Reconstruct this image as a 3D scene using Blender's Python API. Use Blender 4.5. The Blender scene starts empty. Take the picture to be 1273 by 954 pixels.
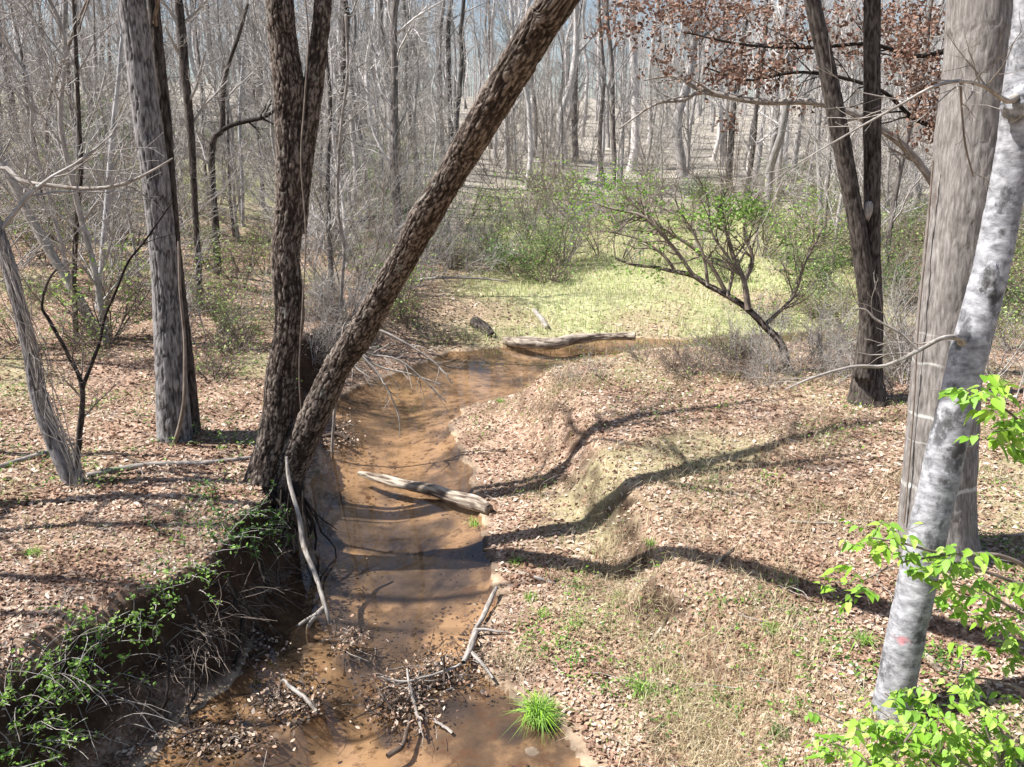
import bpy, math, random
import numpy as np
from mathutils import Vector, Matrix
R = math.radians
sc = bpy.context.scene
C = sc.collection
rnd = random.Random(7)
rng = np.random.default_rng(7)

# ------------------------------------------------------------------ camera, sky, sun, exposure
CAMZ, PITCH, F, CX, CY = 5.2, R(16.0), 1040.0, 636.5, 477.0
cam = bpy.data.objects.new('camera', bpy.data.cameras.new('camera'))
C.objects.link(cam)
cam.location = (0, 0, CAMZ)
cam.rotation_euler = (R(90) - PITCH, 0, 0)
cam.data.sensor_width = 36
cam.data.lens = 36 * F / 1273
cam.data.clip_start = 0.05
cam.data.clip_end = 3000
sc.camera = cam
SUN_EL, SUN_AZ = R(55), R(-94)          # azimuth measured from +Y towards +X
w = bpy.data.worlds.new('World'); sc.world = w; w.use_nodes = True
nt = w.node_tree
bgn = nt.nodes['Background']
sky = nt.nodes.new('ShaderNodeTexSky'); sky.sky_type = 'NISHITA'; sky.sun_disc = False
sky.sun_elevation = SUN_EL; sky.sun_rotation = SUN_AZ; sky.air_density = 1.0; sky.dust_density = 1.2
nt.links.new(sky.outputs[0], bgn.inputs[0]); bgn.inputs[1].default_value = 0.072
sd = bpy.data.lights.new('sun', 'SUN'); sd.energy = 5.0; sd.angle = R(0.53); sd.color = (1.0, 0.965, 0.925)
sun = bpy.data.objects.new('sun', sd); C.objects.link(sun)
sdir = Vector((math.sin(SUN_AZ) * math.cos(SUN_EL), math.cos(SUN_AZ) * math.cos(SUN_EL), math.sin(SUN_EL)))
sun.rotation_euler = sdir.to_track_quat('Z', 'Y').to_euler()
sun.location = sdir * 60
sc.view_settings.view_transform = 'Standard'; sc.view_settings.look = 'None'
sc.view_settings.gamma = 1; sc.view_settings.exposure = 1.06
try:
    sc.cycles.max_bounces = 5; sc.cycles.diffuse_bounces = 3; sc.cycles.glossy_bounces = 2
    sc.cycles.transmission_bounces = 2; sc.cycles.transparent_max_bounces = 8
except Exception: pass

# ------------------------------------------------------------------ photograph pixel -> world
sp, cp = math.sin(PITCH), math.cos(PITCH)
def ray(px, py):
    u = (px - CX) / F; v = (CY - py) / F
    return Vector((u, cp + v * sp, -sp + v * cp))        # camera-depth 1
def U(px, py, z):
    r = ray(px, py); return Vector((0, 0, CAMZ)) + r * ((z - CAMZ) / r.z)
def V(px, py, y):
    r = ray(px, py); return Vector((0, 0, CAMZ)) + r * (y / r.y)
def depth(p): return p[1] * cp - (p[2] - CAMZ) * sp
def mpp(p): return depth(p) / F                           # metres per photograph pixel at p

# ------------------------------------------------------------------ numpy noise
def _h(i, j, k, s=0):
    n = (i * 374761393 + j * 668265263 + k * 1274126177 + s * 974634777) & 0x7fffffff
    n = ((n ^ (n >> 13)) * 1274126177) & 0x7fffffff
    return ((n ^ (n >> 16)) & 0xffff) / 65535.0
def vnoise(x, y, z=0, s=0):
    x, y, z = np.broadcast_arrays(np.asarray(x, float), np.asarray(y, float), np.asarray(z, float))
    i, j, k = np.floor(x).astype(np.int64), np.floor(y).astype(np.int64), np.floor(z).astype(np.int64)
    fx, fy, fz = x - i, y - j, z - k
    fx, fy, fz = [f * f * (3 - 2 * f) for f in (fx, fy, fz)]
    o = 0
    for a in (0, 1):
        for b in (0, 1):
            for c in (0, 1):
                o = o + _h(i + a, j + b, k + c, s) * (fx if a else 1 - fx) * (fy if b else 1 - fy) * (fz if c else 1 - fz)
    return o * 2 - 1
def fbm(x, y, z=0, o=4, s=0):
    t, a, n = 0, 1, 0
    for q in range(o):
        t = t + a * vnoise(np.asarray(x) * 2**q, np.asarray(y) * 2**q, np.asarray(z) * 2**q, s + q); n += a; a *= .5
    return t / n
def worley(x, y, z, s=0):
    i, j, k = np.floor(x).astype(np.int64), np.floor(y).astype(np.int64), np.floor(z).astype(np.int64)
    d1 = np.full(x.shape, 9.); d2 = np.full(x.shape, 9.); cid = np.zeros(x.shape)
    for a in (-1, 0, 1):
        for b in (-1, 0, 1):
            for c in (-1, 0, 1):
                px = i + a + _h(i + a, j + b, k + c, s); py = j + b + _h(i + a, j + b, k + c, s + 1); pz = k + c + _h(i + a, j + b, k + c, s + 2)
                d = np.sqrt((px - x)**2 + (py - y)**2 + (pz - z)**2); h = _h(i + a, j + b, k + c, s + 3)
                m = d < d1
                d2 = np.where(m, d1, np.minimum(d2, d)); cid = np.where(m, h, cid); d1 = np.where(m, d, d1)
    return d1, d2, cid
def ss(a, b, x):
    t = np.clip((x - a) / (b - a), 0, 1); return t * t * (3 - 2 * t)

# ------------------------------------------------------------------ materials
def mat(name, build, rough=0.9, spec=0.2):
    m = bpy.data.materials.new(name); m.use_nodes = True
    t = m.node_tree; b = t.nodes['Principled BSDF']
    b.inputs['Roughness'].default_value = rough; b.inputs['Specular IOR Level'].default_value = spec
    build(t, b); return m
def N(t, kind, **kw):
    n = t.nodes.new(kind)
    for k, v in kw.items():
        if k.startswith('_'): n.inputs[k[1:].replace('_', ' ')].default_value = v
        else: setattr(n, k, v)
    return n
def vec(t, attr=None, scale=(1, 1, 1)):
    mp = N(t, 'ShaderNodeMapping'); mp.inputs['Scale'].default_value = scale
    if attr: a = N(t, 'ShaderNodeAttribute', attribute_name=attr); t.links.new(a.outputs['Vector'], mp.inputs[0])
    else: a = N(t, 'ShaderNodeTexCoord'); t.links.new(a.outputs['Object'], mp.inputs[0])
    return mp.outputs[0]
def noise(t, v, scale, detail=5, rough=.6):
    n = N(t, 'ShaderNodeTexNoise'); n.inputs['Scale'].default_value = scale; n.inputs['Detail'].default_value = detail
    n.inputs['Roughness'].default_value = rough
    t.links.new(v, n.inputs['Vector']); return n.outputs['Fac']
def ramp(t, f, stops):
    r = N(t, 'ShaderNodeValToRGB'); e = r.color_ramp.elements
    while len(e) < len(stops): e.new(0.5)
    for q, (p, c) in enumerate(stops):
        e[q].position = p; e[q].color = (*c, 1) if len(c) == 3 else c
    t.links.new(f, r.inputs[0]); return r.outputs[0]
def mix(t, f, a, b, kind='MIX'):
    m = N(t, 'ShaderNodeMix', data_type='RGBA', blend_type=kind)
    if isinstance(f, (int, float)): m.inputs[0].default_value = f
    else: t.links.new(f, m.inputs[0])
    for s, q in ((6, a), (7, b)):
        if isinstance(q, tuple): m.inputs[s].default_value = (*q, 1)
        else: t.links.new(q, m.inputs[s])
    return m.outputs[2]
def bump(t, b, h, strength, dist):
    n = N(t, 'ShaderNodeBump'); n.inputs['Strength'].default_value = strength; n.inputs['Distance'].default_value = dist
    t.links.new(h, n.inputs['Height']); t.links.new(n.outputs[0], b.inputs['Normal'])
def objrand(t, lo, hi):
    o = N(t, 'ShaderNodeObjectInfo'); m = N(t, 'ShaderNodeMapRange'); m.inputs[3].default_value = lo; m.inputs[4].default_value = hi
    t.links.new(o.outputs['Random'], m.inputs[0]); return m.outputs[0]

def bark(name, dark, mid, light, sc_=(18, 18, 3), bumpd=.01, patch=None, patch_lo=.5, rings=None, paint=None, mark=None, rel=0):
    def f(t, b):
        v = vec(t, 'bark', sc_)
        n = noise(t, v, 1.0, 7, .65)
        if rel:       # ridges paler, cracks darker: the colour follows the relief
            ra = N(t, 'ShaderNodeAttribute', attribute_name='relief'); ma = N(t, 'ShaderNodeMath', operation='MULTIPLY_ADD'); ma.inputs[1].default_value = rel * .5
            t.links.new(ra.outputs['Fac'], ma.inputs[0])
            m3 = N(t, 'ShaderNodeMath', operation='SUBTRACT'); m3.inputs[1].default_value = rel * .27; t.links.new(n, m3.inputs[0]); t.links.new(m3.outputs[0], ma.inputs[2]); nc = ma.outputs[0]
        else: nc = n
        c = ramp(t, nc, [(.30, dark), (.5, mid), (.68, light)])
        if patch:
            n2 = noise(t, vec(t, 'bark', (5, 5, 3.2)), 1.0, 5, .7)
            k = ramp(t, n2, [(patch_lo, (0, 0, 0)), (patch_lo + .09, (1, 1, 1))])
            c = mix(t, k, c, patch)
        if rings:
            sep = N(t, 'ShaderNodeSeparateXYZ'); a = N(t, 'ShaderNodeAttribute', attribute_name='bark')
            nn = N(t, 'ShaderNodeTexNoise'); nn.inputs['Scale'].default_value = 5; t.links.new(a.outputs['Vector'], nn.inputs['Vector'])
            t.links.new(a.outputs['Vector'], sep.inputs[0])
            wob = N(t, 'ShaderNodeMath', operation='MULTIPLY_ADD'); wob.inputs[1].default_value = .10
            t.links.new(nn.outputs['Fac'], wob.inputs[0]); t.links.new(sep.outputs['Z'], wob.inputs[2])
            tot = None
            for (zc, hw, st) in rings:
                s1 = N(t, 'ShaderNodeMath', operation='SUBTRACT'); s1.inputs[1].default_value = zc + .05; t.links.new(wob.outputs[0], s1.inputs[0])
                s2 = N(t, 'ShaderNodeMath', operation='ABSOLUTE'); t.links.new(s1.outputs[0], s2.inputs[0])
                mr = N(t, 'ShaderNodeMapRange'); mr.inputs[1].default_value = hw; mr.inputs[2].default_value = hw * .4
                mr.inputs[3].default_value = 0; mr.inputs[4].default_value = st; t.links.new(s2.outputs[0], mr.inputs[0])
                if tot is None: tot = mr.outputs[0]
                else:
                    ad = N(t, 'ShaderNodeMath', operation='MAXIMUM'); t.links.new(tot, ad.inputs[0]); t.links.new(mr.outputs[0], ad.inputs[1]); tot = ad.outputs[0]
            k2 = noise(t, vec(t, 'bark', (9, 9, 9)), 1, 3)
            mm = N(t, 'ShaderNodeMath', operation='MULTIPLY'); t.links.new(tot, mm.inputs[0])
            t.links.new(ramp(t, k2, [(.32, (.1, .1, .1)), (.55, (1, 1, 1))]), mm.inputs[1])
            c = mix(t, mm.outputs[0], c, paint or (.62, .62, .58))
        for (pt, rad_, zs, col, amt) in (mark or []):      # paint or an old scar at a point of the trunk
            d = N(t, 'ShaderNodeVectorMath', operation='DISTANCE'); d.inputs[1].default_value = tuple(x * q for x, q in zip(pt, (1, 1, zs)))
            t.links.new(vec(t, None, (1, 1, zs)), d.inputs[0])
            ad = N(t, 'ShaderNodeMath', operation='MULTIPLY_ADD'); ad.inputs[1].default_value = rad_ * 2.2
            t.links.new(noise(t, vec(t, 'bark', (16, 16, 13)), 1, 6, .7), ad.inputs[0]); t.links.new(d.outputs['Value'], ad.inputs[2])
            k0 = rad_ * 1.0 + rad_ * 1.1
            c = mix(t, ramp(t, ad.outputs[0], [(max(k0 - rad_ * .45, .001), (amt,) * 3), (k0, (0, 0, 0))]), c, col)
        t.links.new(c, b.inputs['Base Color'])
        bump(t, b, n, .8, bumpd)
    return mat(name, f)

M = {}
M['birch'] = bark('flaky_dark_bark', (.018, .013, .010), (.062, .046, .037), (.225, .185, .155), (40, 40, 16), .02, (.33, .33, .29), .615, rel=.75)
M['oak'] = bark('grey_furrowed_bark', (.05, .046, .046), (.145, .135, .133), (.31, .295, .29), (34, 34, 7), .015, rel=.6)
M['tulip'] = bark('tulip_bark', (.10, .09, .083), (.225, .205, .19), (.36, .335, .315), (42, 42, 7), .008, (.14, .115, .10), .60,
                  [(1.20, .030, .8), (1.93, .024, .75), (1.67, .012, .45), (2.45, .018, .5), (2.72, .010, .3)])
M['beech'] = bark('pale_smooth_bark', (.20, .20, .205), (.38, .375, .38), (.54, .53, .54), (5, 5, 2.6), .004, (.11, .11, .115), .585)
M['paint'] = bark('faded_red_paint', (.30, .15, .15), (.50, .22, .22), (.6, .34, .33), (14, 14, 10), .002)
M['darkbark'] = bark('dark_wet_bark', (.014, .011, .009), (.052, .042, .036), (.125, .105, .092), (30, 30, 8), .012, rel=.5)
M['twig'] = bark('pale_twig_bark', (.20, .18, .165), (.36, .335, .31), (.50, .475, .45), (20, 20, 6), .002)
M['browntwig'] = bark('brown_twig_bark', (.09, .07, .055), (.20, .16, .13), (.32, .27, .23), (20, 20, 6), .002)
M['log'] = bark('weathered_log', (.07, .05, .04), (.24, .195, .15), (.46, .40, .33), (30, 30, 3), .012, (.10, .075, .06), .56, rel=.7)
M['stick'] = bark('bleached_stick', (.09, .075, .065), (.29, .26, .23), (.49, .45, .41), (40, 40, 7), .004, (.16, .12, .095), .56)
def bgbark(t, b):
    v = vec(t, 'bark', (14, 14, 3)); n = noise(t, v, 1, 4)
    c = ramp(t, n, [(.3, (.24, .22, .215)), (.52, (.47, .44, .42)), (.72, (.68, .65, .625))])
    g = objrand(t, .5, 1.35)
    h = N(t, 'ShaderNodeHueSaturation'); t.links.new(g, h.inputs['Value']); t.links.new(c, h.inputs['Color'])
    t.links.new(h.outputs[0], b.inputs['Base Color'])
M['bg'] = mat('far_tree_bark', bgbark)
def attr_leaf(name, trans=.35, rough=.55, spec=.3):
    m = bpy.data.materials.new(name); m.use_nodes = True; t = m.node_tree
    b = t.nodes['Principled BSDF']; b.inputs['Roughness'].default_value = rough; b.inputs['Specular IOR Level'].default_value = spec
    a = N(t, 'ShaderNodeAttribute', attribute_name='tint')
    t.links.new(a.outputs['Color'], b.inputs['Base Color'])
    tr = N(t, 'ShaderNodeBsdfTranslucent'); t.links.new(a.outputs['Color'], tr.inputs[0])
    ms = N(t, 'ShaderNodeMixShader'); ms.inputs[0].default_value = trans
    t.links.new(b.outputs[0], ms.inputs[1]); t.links.new(tr.outputs[0], ms.inputs[2])
    t.links.new(ms.outputs[0], t.nodes['Material Output'].inputs[0]); return m
M['green'] = attr_leaf('living_leaf', .40, .5, .35)
M['dead'] = attr_leaf('dead_leaf', .15, .7, .2)
M['blade'] = attr_leaf('grass_blade', .3, .55, .3)

def ground_mat(t, b):
    v = vec(t)
    a = N(t, 'ShaderNodeAttribute', attribute_name='zone')
    s = N(t, 'ShaderNodeSeparateColor'); t.links.new(a.outputs['Color'], s.inputs[0])
    vo = N(t, 'ShaderNodeTexVoronoi'); vo.inputs['Scale'].default_value = 30; t.links.new(v, vo.inputs['Vector'])
    sp_ = N(t, 'ShaderNodeSeparateColor'); t.links.new(vo.outputs['Color'], sp_.inputs[0])
    lit = ramp(t, sp_.outputs[0], [(0, (.13, .08, .055)), (.35, (.30, .19, .13)), (.7, (.42, .30, .22)), (1, (.54, .42, .33))])
    nn = noise(t, v, 1.3, 6, .7)
    lit = mix(t, ramp(t, nn, [(.42, (0, 0, 0)), (.62, (.75, .75, .75))]), lit, (.16, .105, .07))
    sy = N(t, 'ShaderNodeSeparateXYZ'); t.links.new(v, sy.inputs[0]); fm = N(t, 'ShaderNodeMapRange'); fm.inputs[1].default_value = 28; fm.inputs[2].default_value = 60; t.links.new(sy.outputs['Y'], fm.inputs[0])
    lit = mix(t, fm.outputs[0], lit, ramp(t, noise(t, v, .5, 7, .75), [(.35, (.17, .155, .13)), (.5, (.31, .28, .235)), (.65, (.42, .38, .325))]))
    gr = ramp(t, noise(t, v, 6, 6, .7), [(.3, (.18, .21, .09)), (.5, (.35, .36, .18)), (.7, (.50, .46, .30))])
    sand = ramp(t, noise(t, v, .85, 7, .66), [(.32, (.05, .04, .033)), (.44, (.15, .115, .085)), (.54, (.36, .27, .185)), (.72, (.50, .39, .275))])
    sand = mix(t, ramp(t, noise(t, v, 5.0, 5, .7), [(.36, (1, 1, 1)), (.48, (0, 0, 0))]), sand, (.12, .075, .045))
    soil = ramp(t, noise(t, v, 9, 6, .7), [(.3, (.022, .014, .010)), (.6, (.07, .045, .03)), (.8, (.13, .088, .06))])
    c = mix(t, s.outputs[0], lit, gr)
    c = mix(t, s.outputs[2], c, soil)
    sl = N(t, 'ShaderNodeAttribute', attribute_name='shade_silt'); mm = N(t, 'ShaderNodeMath', operation='MULTIPLY'); mm.inputs[1].default_value = .85; t.links.new(sl.outputs['Fac'], mm.inputs[0])  # mask darkens the bed: painted shade of the deep reach, plus silt
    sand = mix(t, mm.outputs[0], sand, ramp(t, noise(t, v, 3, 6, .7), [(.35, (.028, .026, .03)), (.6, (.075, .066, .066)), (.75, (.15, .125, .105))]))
    c = mix(t, s.outputs[1], c, sand)
    t.links.new(c, b.inputs['Base Color'])
    bump(t, b, mix(t, s.outputs[1], noise(t, v, 22, 6, .75), (.5, .5, .5)), .7, .03)
M['ground'] = mat('forest_floor', ground_mat, .95, .1)
def water_mat():
    m = bpy.data.materials.new('creek_water'); m.use_nodes = True; t = m.node_tree
    for n in list(t.nodes):
        if n.type == 'BSDF_PRINCIPLED': t.nodes.remove(n)
    tr = N(t, 'ShaderNodeBsdfTransparent'); tr.inputs[0].default_value = (.86, .77, .67, 1)
    df = N(t, 'ShaderNodeBsdfDiffuse'); df.inputs[0].default_value = (.27, .20, .14, 1)
    m1 = N(t, 'ShaderNodeMixShader'); m1.inputs[0].default_value = .05
    t.links.new(tr.outputs[0], m1.inputs[1]); t.links.new(df.outputs[0], m1.inputs[2])
    gl = N(t, 'ShaderNodeBsdfGlossy'); gl.inputs['Roughness'].default_value = .015
    fr = N(t, 'ShaderNodeFresnel'); fr.inputs[0].default_value = 1.5
    v = vec(t, None, (1, 1, 1)); n = noise(t, v, 7, 3)
    bp = N(t, 'ShaderNodeBump'); bp.inputs['Strength'].default_value = .08; bp.inputs['Distance'].default_value = .006
    t.links.new(n, bp.inputs['Height']); t.links.new(bp.outputs[0], gl.inputs['Normal']); t.links.new(bp.outputs[0], fr.inputs['Normal'])
    m2 = N(t, 'ShaderNodeMixShader'); t.links.new(fr.outputs[0], m2.inputs[0])
    t.links.new(m1.outputs[0], m2.inputs[1]); t.links.new(gl.outputs[0], m2.inputs[2])
    t.links.new(m2.outputs[0], t.nodes['Material Output'].inputs[0]); return m
M['water'] = water_mat()

# ------------------------------------------------------------------ object helpers
def link(name, me, parent=None, m=None):
    o = bpy.data.objects.new(name, me); C.objects.link(o)
    if parent: o.parent = parent
    if m: me.materials.append(m)
    return o
def tag(o, label=None, cat=None, group=None, kind=None):
    if label: o['label'] = label
    if cat: o['category'] = cat
    if group: o['group'] = group
    if kind: o['kind'] = kind
    return o
def thing(name, loc, label, cat, group=None):
    o = bpy.data.objects.new(name, None); C.objects.link(o); o.location = loc; o.empty_display_size = .2
    return tag(o, label, cat, group)
def copy_thing(root, loc, rz, s, label=None, group=None, tilt=(0, 0)):
    r = root.copy(); C.objects.link(r); r.location = loc; r.rotation_euler = (tilt[0], tilt[1], rz); r.scale = (s[0], s[0], s[1])
    if label: r['label'] = label
    if group: r['group'] = group
    for ch in root.children:
        c = ch.copy(); C.objects.link(c); c.parent = r
    return r
def raw_mesh(name, verts, faces, smooth=False, tint=None, barkv=None, relief=None):
    """verts (n,3); faces list of int arrays (m,k)."""
    me = bpy.data.meshes.new(name)
    verts = np.asarray(verts, np.float32)
    me.vertices.add(len(verts)); me.vertices.foreach_set('co', verts.ravel())
    faces = [np.asarray(f, np.int32) for f in faces if len(f)]
    tot = sum(f.size for f in faces); nf = sum(len(f) for f in faces)
    me.loops.add(tot); me.polygons.add(nf)
    me.loops.foreach_set('vertex_index', np.concatenate([f.ravel() for f in faces]))
    ls = np.concatenate([np.full(len(f), f.shape[1], np.int32) for f in faces])
    st = np.concatenate([[0], np.cumsum(ls)[:-1]]).astype(np.int32)
    me.polygons.foreach_set('loop_start', st)
    me.polygons.foreach_set('use_smooth', np.full(nf, smooth))
    me.update(calc_edges=True)
    if tint is not None:
        a = me.attributes.new('tint', 'FLOAT_COLOR', 'POINT')
        t = np.ones((len(verts), 4), np.float32); t[:, :3] = tint; a.data.foreach_set('color', t.ravel())
    if barkv is not None:
        a = me.attributes.new('bark', 'FLOAT_VECTOR', 'POINT'); a.data.foreach_set('vector', np.asarray(barkv, np.float32).ravel())
    if relief is not None:
        a = me.attributes.new('relief', 'FLOAT', 'POINT'); a.data.foreach_set('value', np.asarray(relief, np.float32).ravel())
    return me

class Tubes:
    def __init__(s): s.g = {}
    def add(s, pts, rad, sides=3):
        k = (len(pts), sides); s.g.setdefault(k, ([], []))
        s.g[k][0].append([tuple(p) for p in pts]); s.g[k][1].append(rad)
    def mesh(s, name, origin=(0, 0, 0)):
        VV, FF, BB = [], [], []; off = 0
        for (k, n), (P, RR) in s.g.items():
            P = np.array(P, float) - np.array(origin, float); RR = np.array(RR, float); m = len(P)
            T = np.gradient(P, axis=1); T /= np.linalg.norm(T, axis=2, keepdims=True) + 1e-9
            ref = np.where(np.abs(T[:, :1, 2:3]) > .8, np.array([1., 0, 0]), np.array([0, 0, 1.]))
            ref = np.repeat(ref, k, 1)
            A = np.cross(T, ref); A /= np.linalg.norm(A, axis=2, keepdims=True) + 1e-9
            B = np.cross(T, A)
            an = np.arange(n) * 2 * np.pi / n
            ca, sa = np.cos(an), np.sin(an)
            X = P[:, :, None] + RR[:, :, None, None] * (A[:, :, None] * ca[None, None, :, None] + B[:, :, None] * sa[None, None, :, None])
            ln = np.concatenate([np.zeros((m, 1)), np.cumsum(np.linalg.norm(np.diff(P, axis=1), axis=2), 1)], 1) + rng.random((m, 1)) * 20
            bk = np.stack([np.broadcast_to(RR[:, :, None] * ca, (m, k, n)), np.broadcast_to(RR[:, :, None] * sa, (m, k, n)), np.broadcast_to(ln[:, :, None], (m, k, n))], -1)
            VV.append(X.reshape(-1, 3)); BB.append(bk.reshape(-1, 3))
            base = off + (np.arange(m) * k * n)[:, None, None] + (np.arange(k - 1) * n)[None, :, None]
            j = np.arange(n)[None, None, :]; j2 = (j + 1) % n
            FF.append(np.stack([base + j, base + j2, base + j2 + n, base + j + n], -1).reshape(-1, 4))
            off += m * k * n
        if not VV: return bpy.data.meshes.new(name)
        return raw_mesh(name, np.concatenate(VV), FF, True, None, np.concatenate(BB))

def spline(pts, rad, n):
    """Catmull-Rom through control points -> n samples, arc-length even-ish."""
    P = np.array([tuple(p) for p in pts], float); r = np.array(rad, float)
    Q = np.column_stack([P, r]); Q = np.vstack([2 * Q[0] - Q[1], Q, 2 * Q[-1] - Q[-2]])
    seg = np.linalg.norm(np.diff(P, axis=0), axis=1); cum = np.concatenate([[0], np.cumsum(seg)])
    t = np.linspace(0, cum[-1], n); i = np.clip(np.searchsorted(cum, t, side='right') - 1, 0, len(seg) - 1)
    u = ((t - cum[i]) / seg[i])[:, None]
    a, b, c, d = Q[i], Q[i + 1], Q[i + 2], Q[i + 3]
    O = .5 * (2 * b + (c - a) * u + (2 * a - 5 * b + 4 * c - d) * u * u + (3 * b - 3 * c + d - a) * u**3)
    return O[:, :3], np.maximum(O[:, 3], .002)

def trunk_mesh(name, pts, rad, origin, sides=56, step=.03, style='furrow', flare=None, seed=0, capped=True):
    """Detailed trunk: bark relief is geometry. flare=(height, extra) widens the foot with buttress lobes."""
    P = np.array([tuple(p) for p in pts], float)
    L = np.linalg.norm(np.diff(P, axis=0), axis=1).sum(); n = max(8, int(L / step))
    P, r = spline(pts, rad, n)
    T = np.gradient(P, axis=0); T /= np.linalg.norm(T, axis=1, keepdims=True)
    ref = np.array([0., 1, 0]); A = np.cross(T, ref); A /= np.linalg.norm(A, axis=1, keepdims=True); B = np.cross(T, A)
    an = np.arange(sides) * 2 * np.pi / sides
    ln = np.linspace(0, L, n)
    ca, sa = np.cos(an)[None], np.sin(an)[None]
    rr = r[:, None] * np.ones((1, sides)); l2 = ln[:, None] * np.ones((1, sides))
    bx, by = ca * rr, sa * rr
    rbar = r.mean()
    cx, cy = ca * rbar * np.ones((n, 1)), sa * rbar * np.ones((n, 1))
    low = fbm(cx * 3, cy * 3, l2 * 1.1, 3, seed) * .10 * rr
    if style == 'flaky':
        wq = 1.1 * fbm(cx * 11, cy * 11, l2 * 4, 3, 5); sc1 = 22 + 6 * vnoise(0 * cx, 0 * cx, l2 * .9, 3)
        d1, d2, cid = worley(cx * 24 + wq, cy * 24 - wq, l2 * 5.2 + 1.3 * wq, seed)
        e1, e2, eid = worley(cx * 55 + wq, cy * 55, l2 * 17 + 1.5 * wq, seed + 7)
        f = np.abs(fbm(cx * 17, cy * 17, l2 * 2.2, 3, seed + 3))
        disp = ss(.02, .30, d2 - d1) * .012 * (.55 + .45 * cid) + ss(.0, .25, e2 - e1) * .006 * (.5 + .5 * eid) - .010 * (1 - ss(0, .13, f)) + .004 * fbm(cx * 70, cy * 70, l2 * 40, 2, 8)
    elif style == 'furrow':
        f = np.abs(fbm(cx * 20, cy * 20, l2 * 2.8, 3, seed + 3))
        disp = -.014 * (1 - ss(0, .14, f)) - .006 * (1 - ss(0, .2, np.abs(fbm(cx * 42, cy * 42, l2 * 9, 2, seed + 5)))) + fbm(cx * 40, cy * 40, l2 * 12, 2, 4) * .003
    elif style == 'fine':
        f = np.abs(fbm(cx * 26, cy * 26, l2 * 3.5, 3, seed + 3))
        disp = -.010 * (1 - ss(0, .18, f)) + fbm(cx * 5, cy * 5, l2 * 5, 2, 4) * .006
    elif style == 'smooth':
        disp = fbm(cx * 9, cy * 9, l2 * 7, 3, 4) * min(.009, .12 * rbar) + fbm(cx * 18, cy * 18, l2 * 45, 3, 14) * min(.0035, .06 * rbar)
    else:   # log
        f = np.abs(fbm(cx * 22, cy * 22, l2 * 1.6, 3, seed + 3))
        disp = -.35 * rbar * (1 - ss(0, .2, f)) * .5 + fbm(cx * 8, cy * 8, l2 * 3, 3, 4) * .2 * rbar
    tot = rr + low + disp
    lo_, hi_ = np.percentile(disp, 4), np.percentile(disp, 96); relief = np.clip((disp - lo_) / (hi_ - lo_ + 1e-9), 0, 1).reshape(-1)
    if flare:
        k = np.exp(-l2 / flare[0]); lob = .55 + .45 * np.cos(an * 5 + seed)[None] + .3 * np.cos(an * 3 + 2 * seed)[None]
        tot = tot + k * flare[1] * lob
    X = P[:, None] + A[:, None] * (ca * tot)[..., None] + B[:, None] * (sa * tot)[..., None]
    X = X.reshape(-1, 3) - np.array(tuple(origin))
    bk = np.stack([bx, by, l2], -1).reshape(-1, 3)
    b = (np.arange(n - 1) * sides)[:, None]; j = np.arange(sides)[None]; j2 = (j + 1) % sides
    F4 = np.stack([b + j, b + j2, b + j2 + sides, b + j + sides], -1).reshape(-1, 4)
    fs = [F4]
    if capped:
        nv = len(X)
        X = np.vstack([X, P[0] - np.array(tuple(origin)), P[-1] - np.array(tuple(origin))]); bk = np.vstack([bk, [0, 0, 0], [0, 0, L]]); relief = np.concatenate([relief, [.5, .5]])
        jj = np.arange(sides); k2 = (jj + 1) % sides; e = (n - 1) * sides
        fs.append(np.stack([np.full(sides, nv), k2, jj], -1)); fs.append(np.stack([np.full(sides, nv + 1), e + jj, e + k2], -1))
    return raw_mesh(name, X, fs, True, None, bk, relief)

# ------------------------------------------------------------------ terrain
# creek outline: photo pixel on the water plane, then w (flat width), s (step run), h (step height), g (slope after)
def P0(px, py): p = U(px, py, 0); return (p.x, p.y)
RB = [((3.2, -3), .3, 1.2, .5, .06), ((1.5, 3.5), .6, 1.3, .6, .06), (P0(735, 954), .9, 1.3, .75, .06), (P0(690, 905), 1.3, 1.0, .75, .07), (P0(650, 882), 1.5, .8, .75, .07),
      (P0(615, 850), 1.6, .6, .7, .08), (P0(590, 812), 1.5, .8, .6, .09), (P0(600, 760), 1.45, .7, .58, .10), (P0(614, 728), 1.4, .6, .58, .10),
      (P0(604, 690), 1.4, .6, .58, .10), (P0(594, 650), 1.3, .8, .65, .10), (P0(588, 600), 1.0, 1.1, .9, .09), (P0(570, 560), .8, 1.4, 1.1, .08),
      (P0(556, 528), .8, 1.4, 1.1, .08), (P0(575, 507), .8, 1.3, 1.0, .08), (P0(630, 494), .6, .9, .85, .08), (P0(682, 476), .5, 1.0, .75, .07), (P0(722, 452), .6, 1.2, .45, .08),
      (P0(770, 440), .9, 1.6, .35, .08), (P0(850, 434), .9, 1.6, .4, .06), ((14, 22.6), .4, .8, .8, .04), ((30, 24), .4, .8, .8, .04)]
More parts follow.
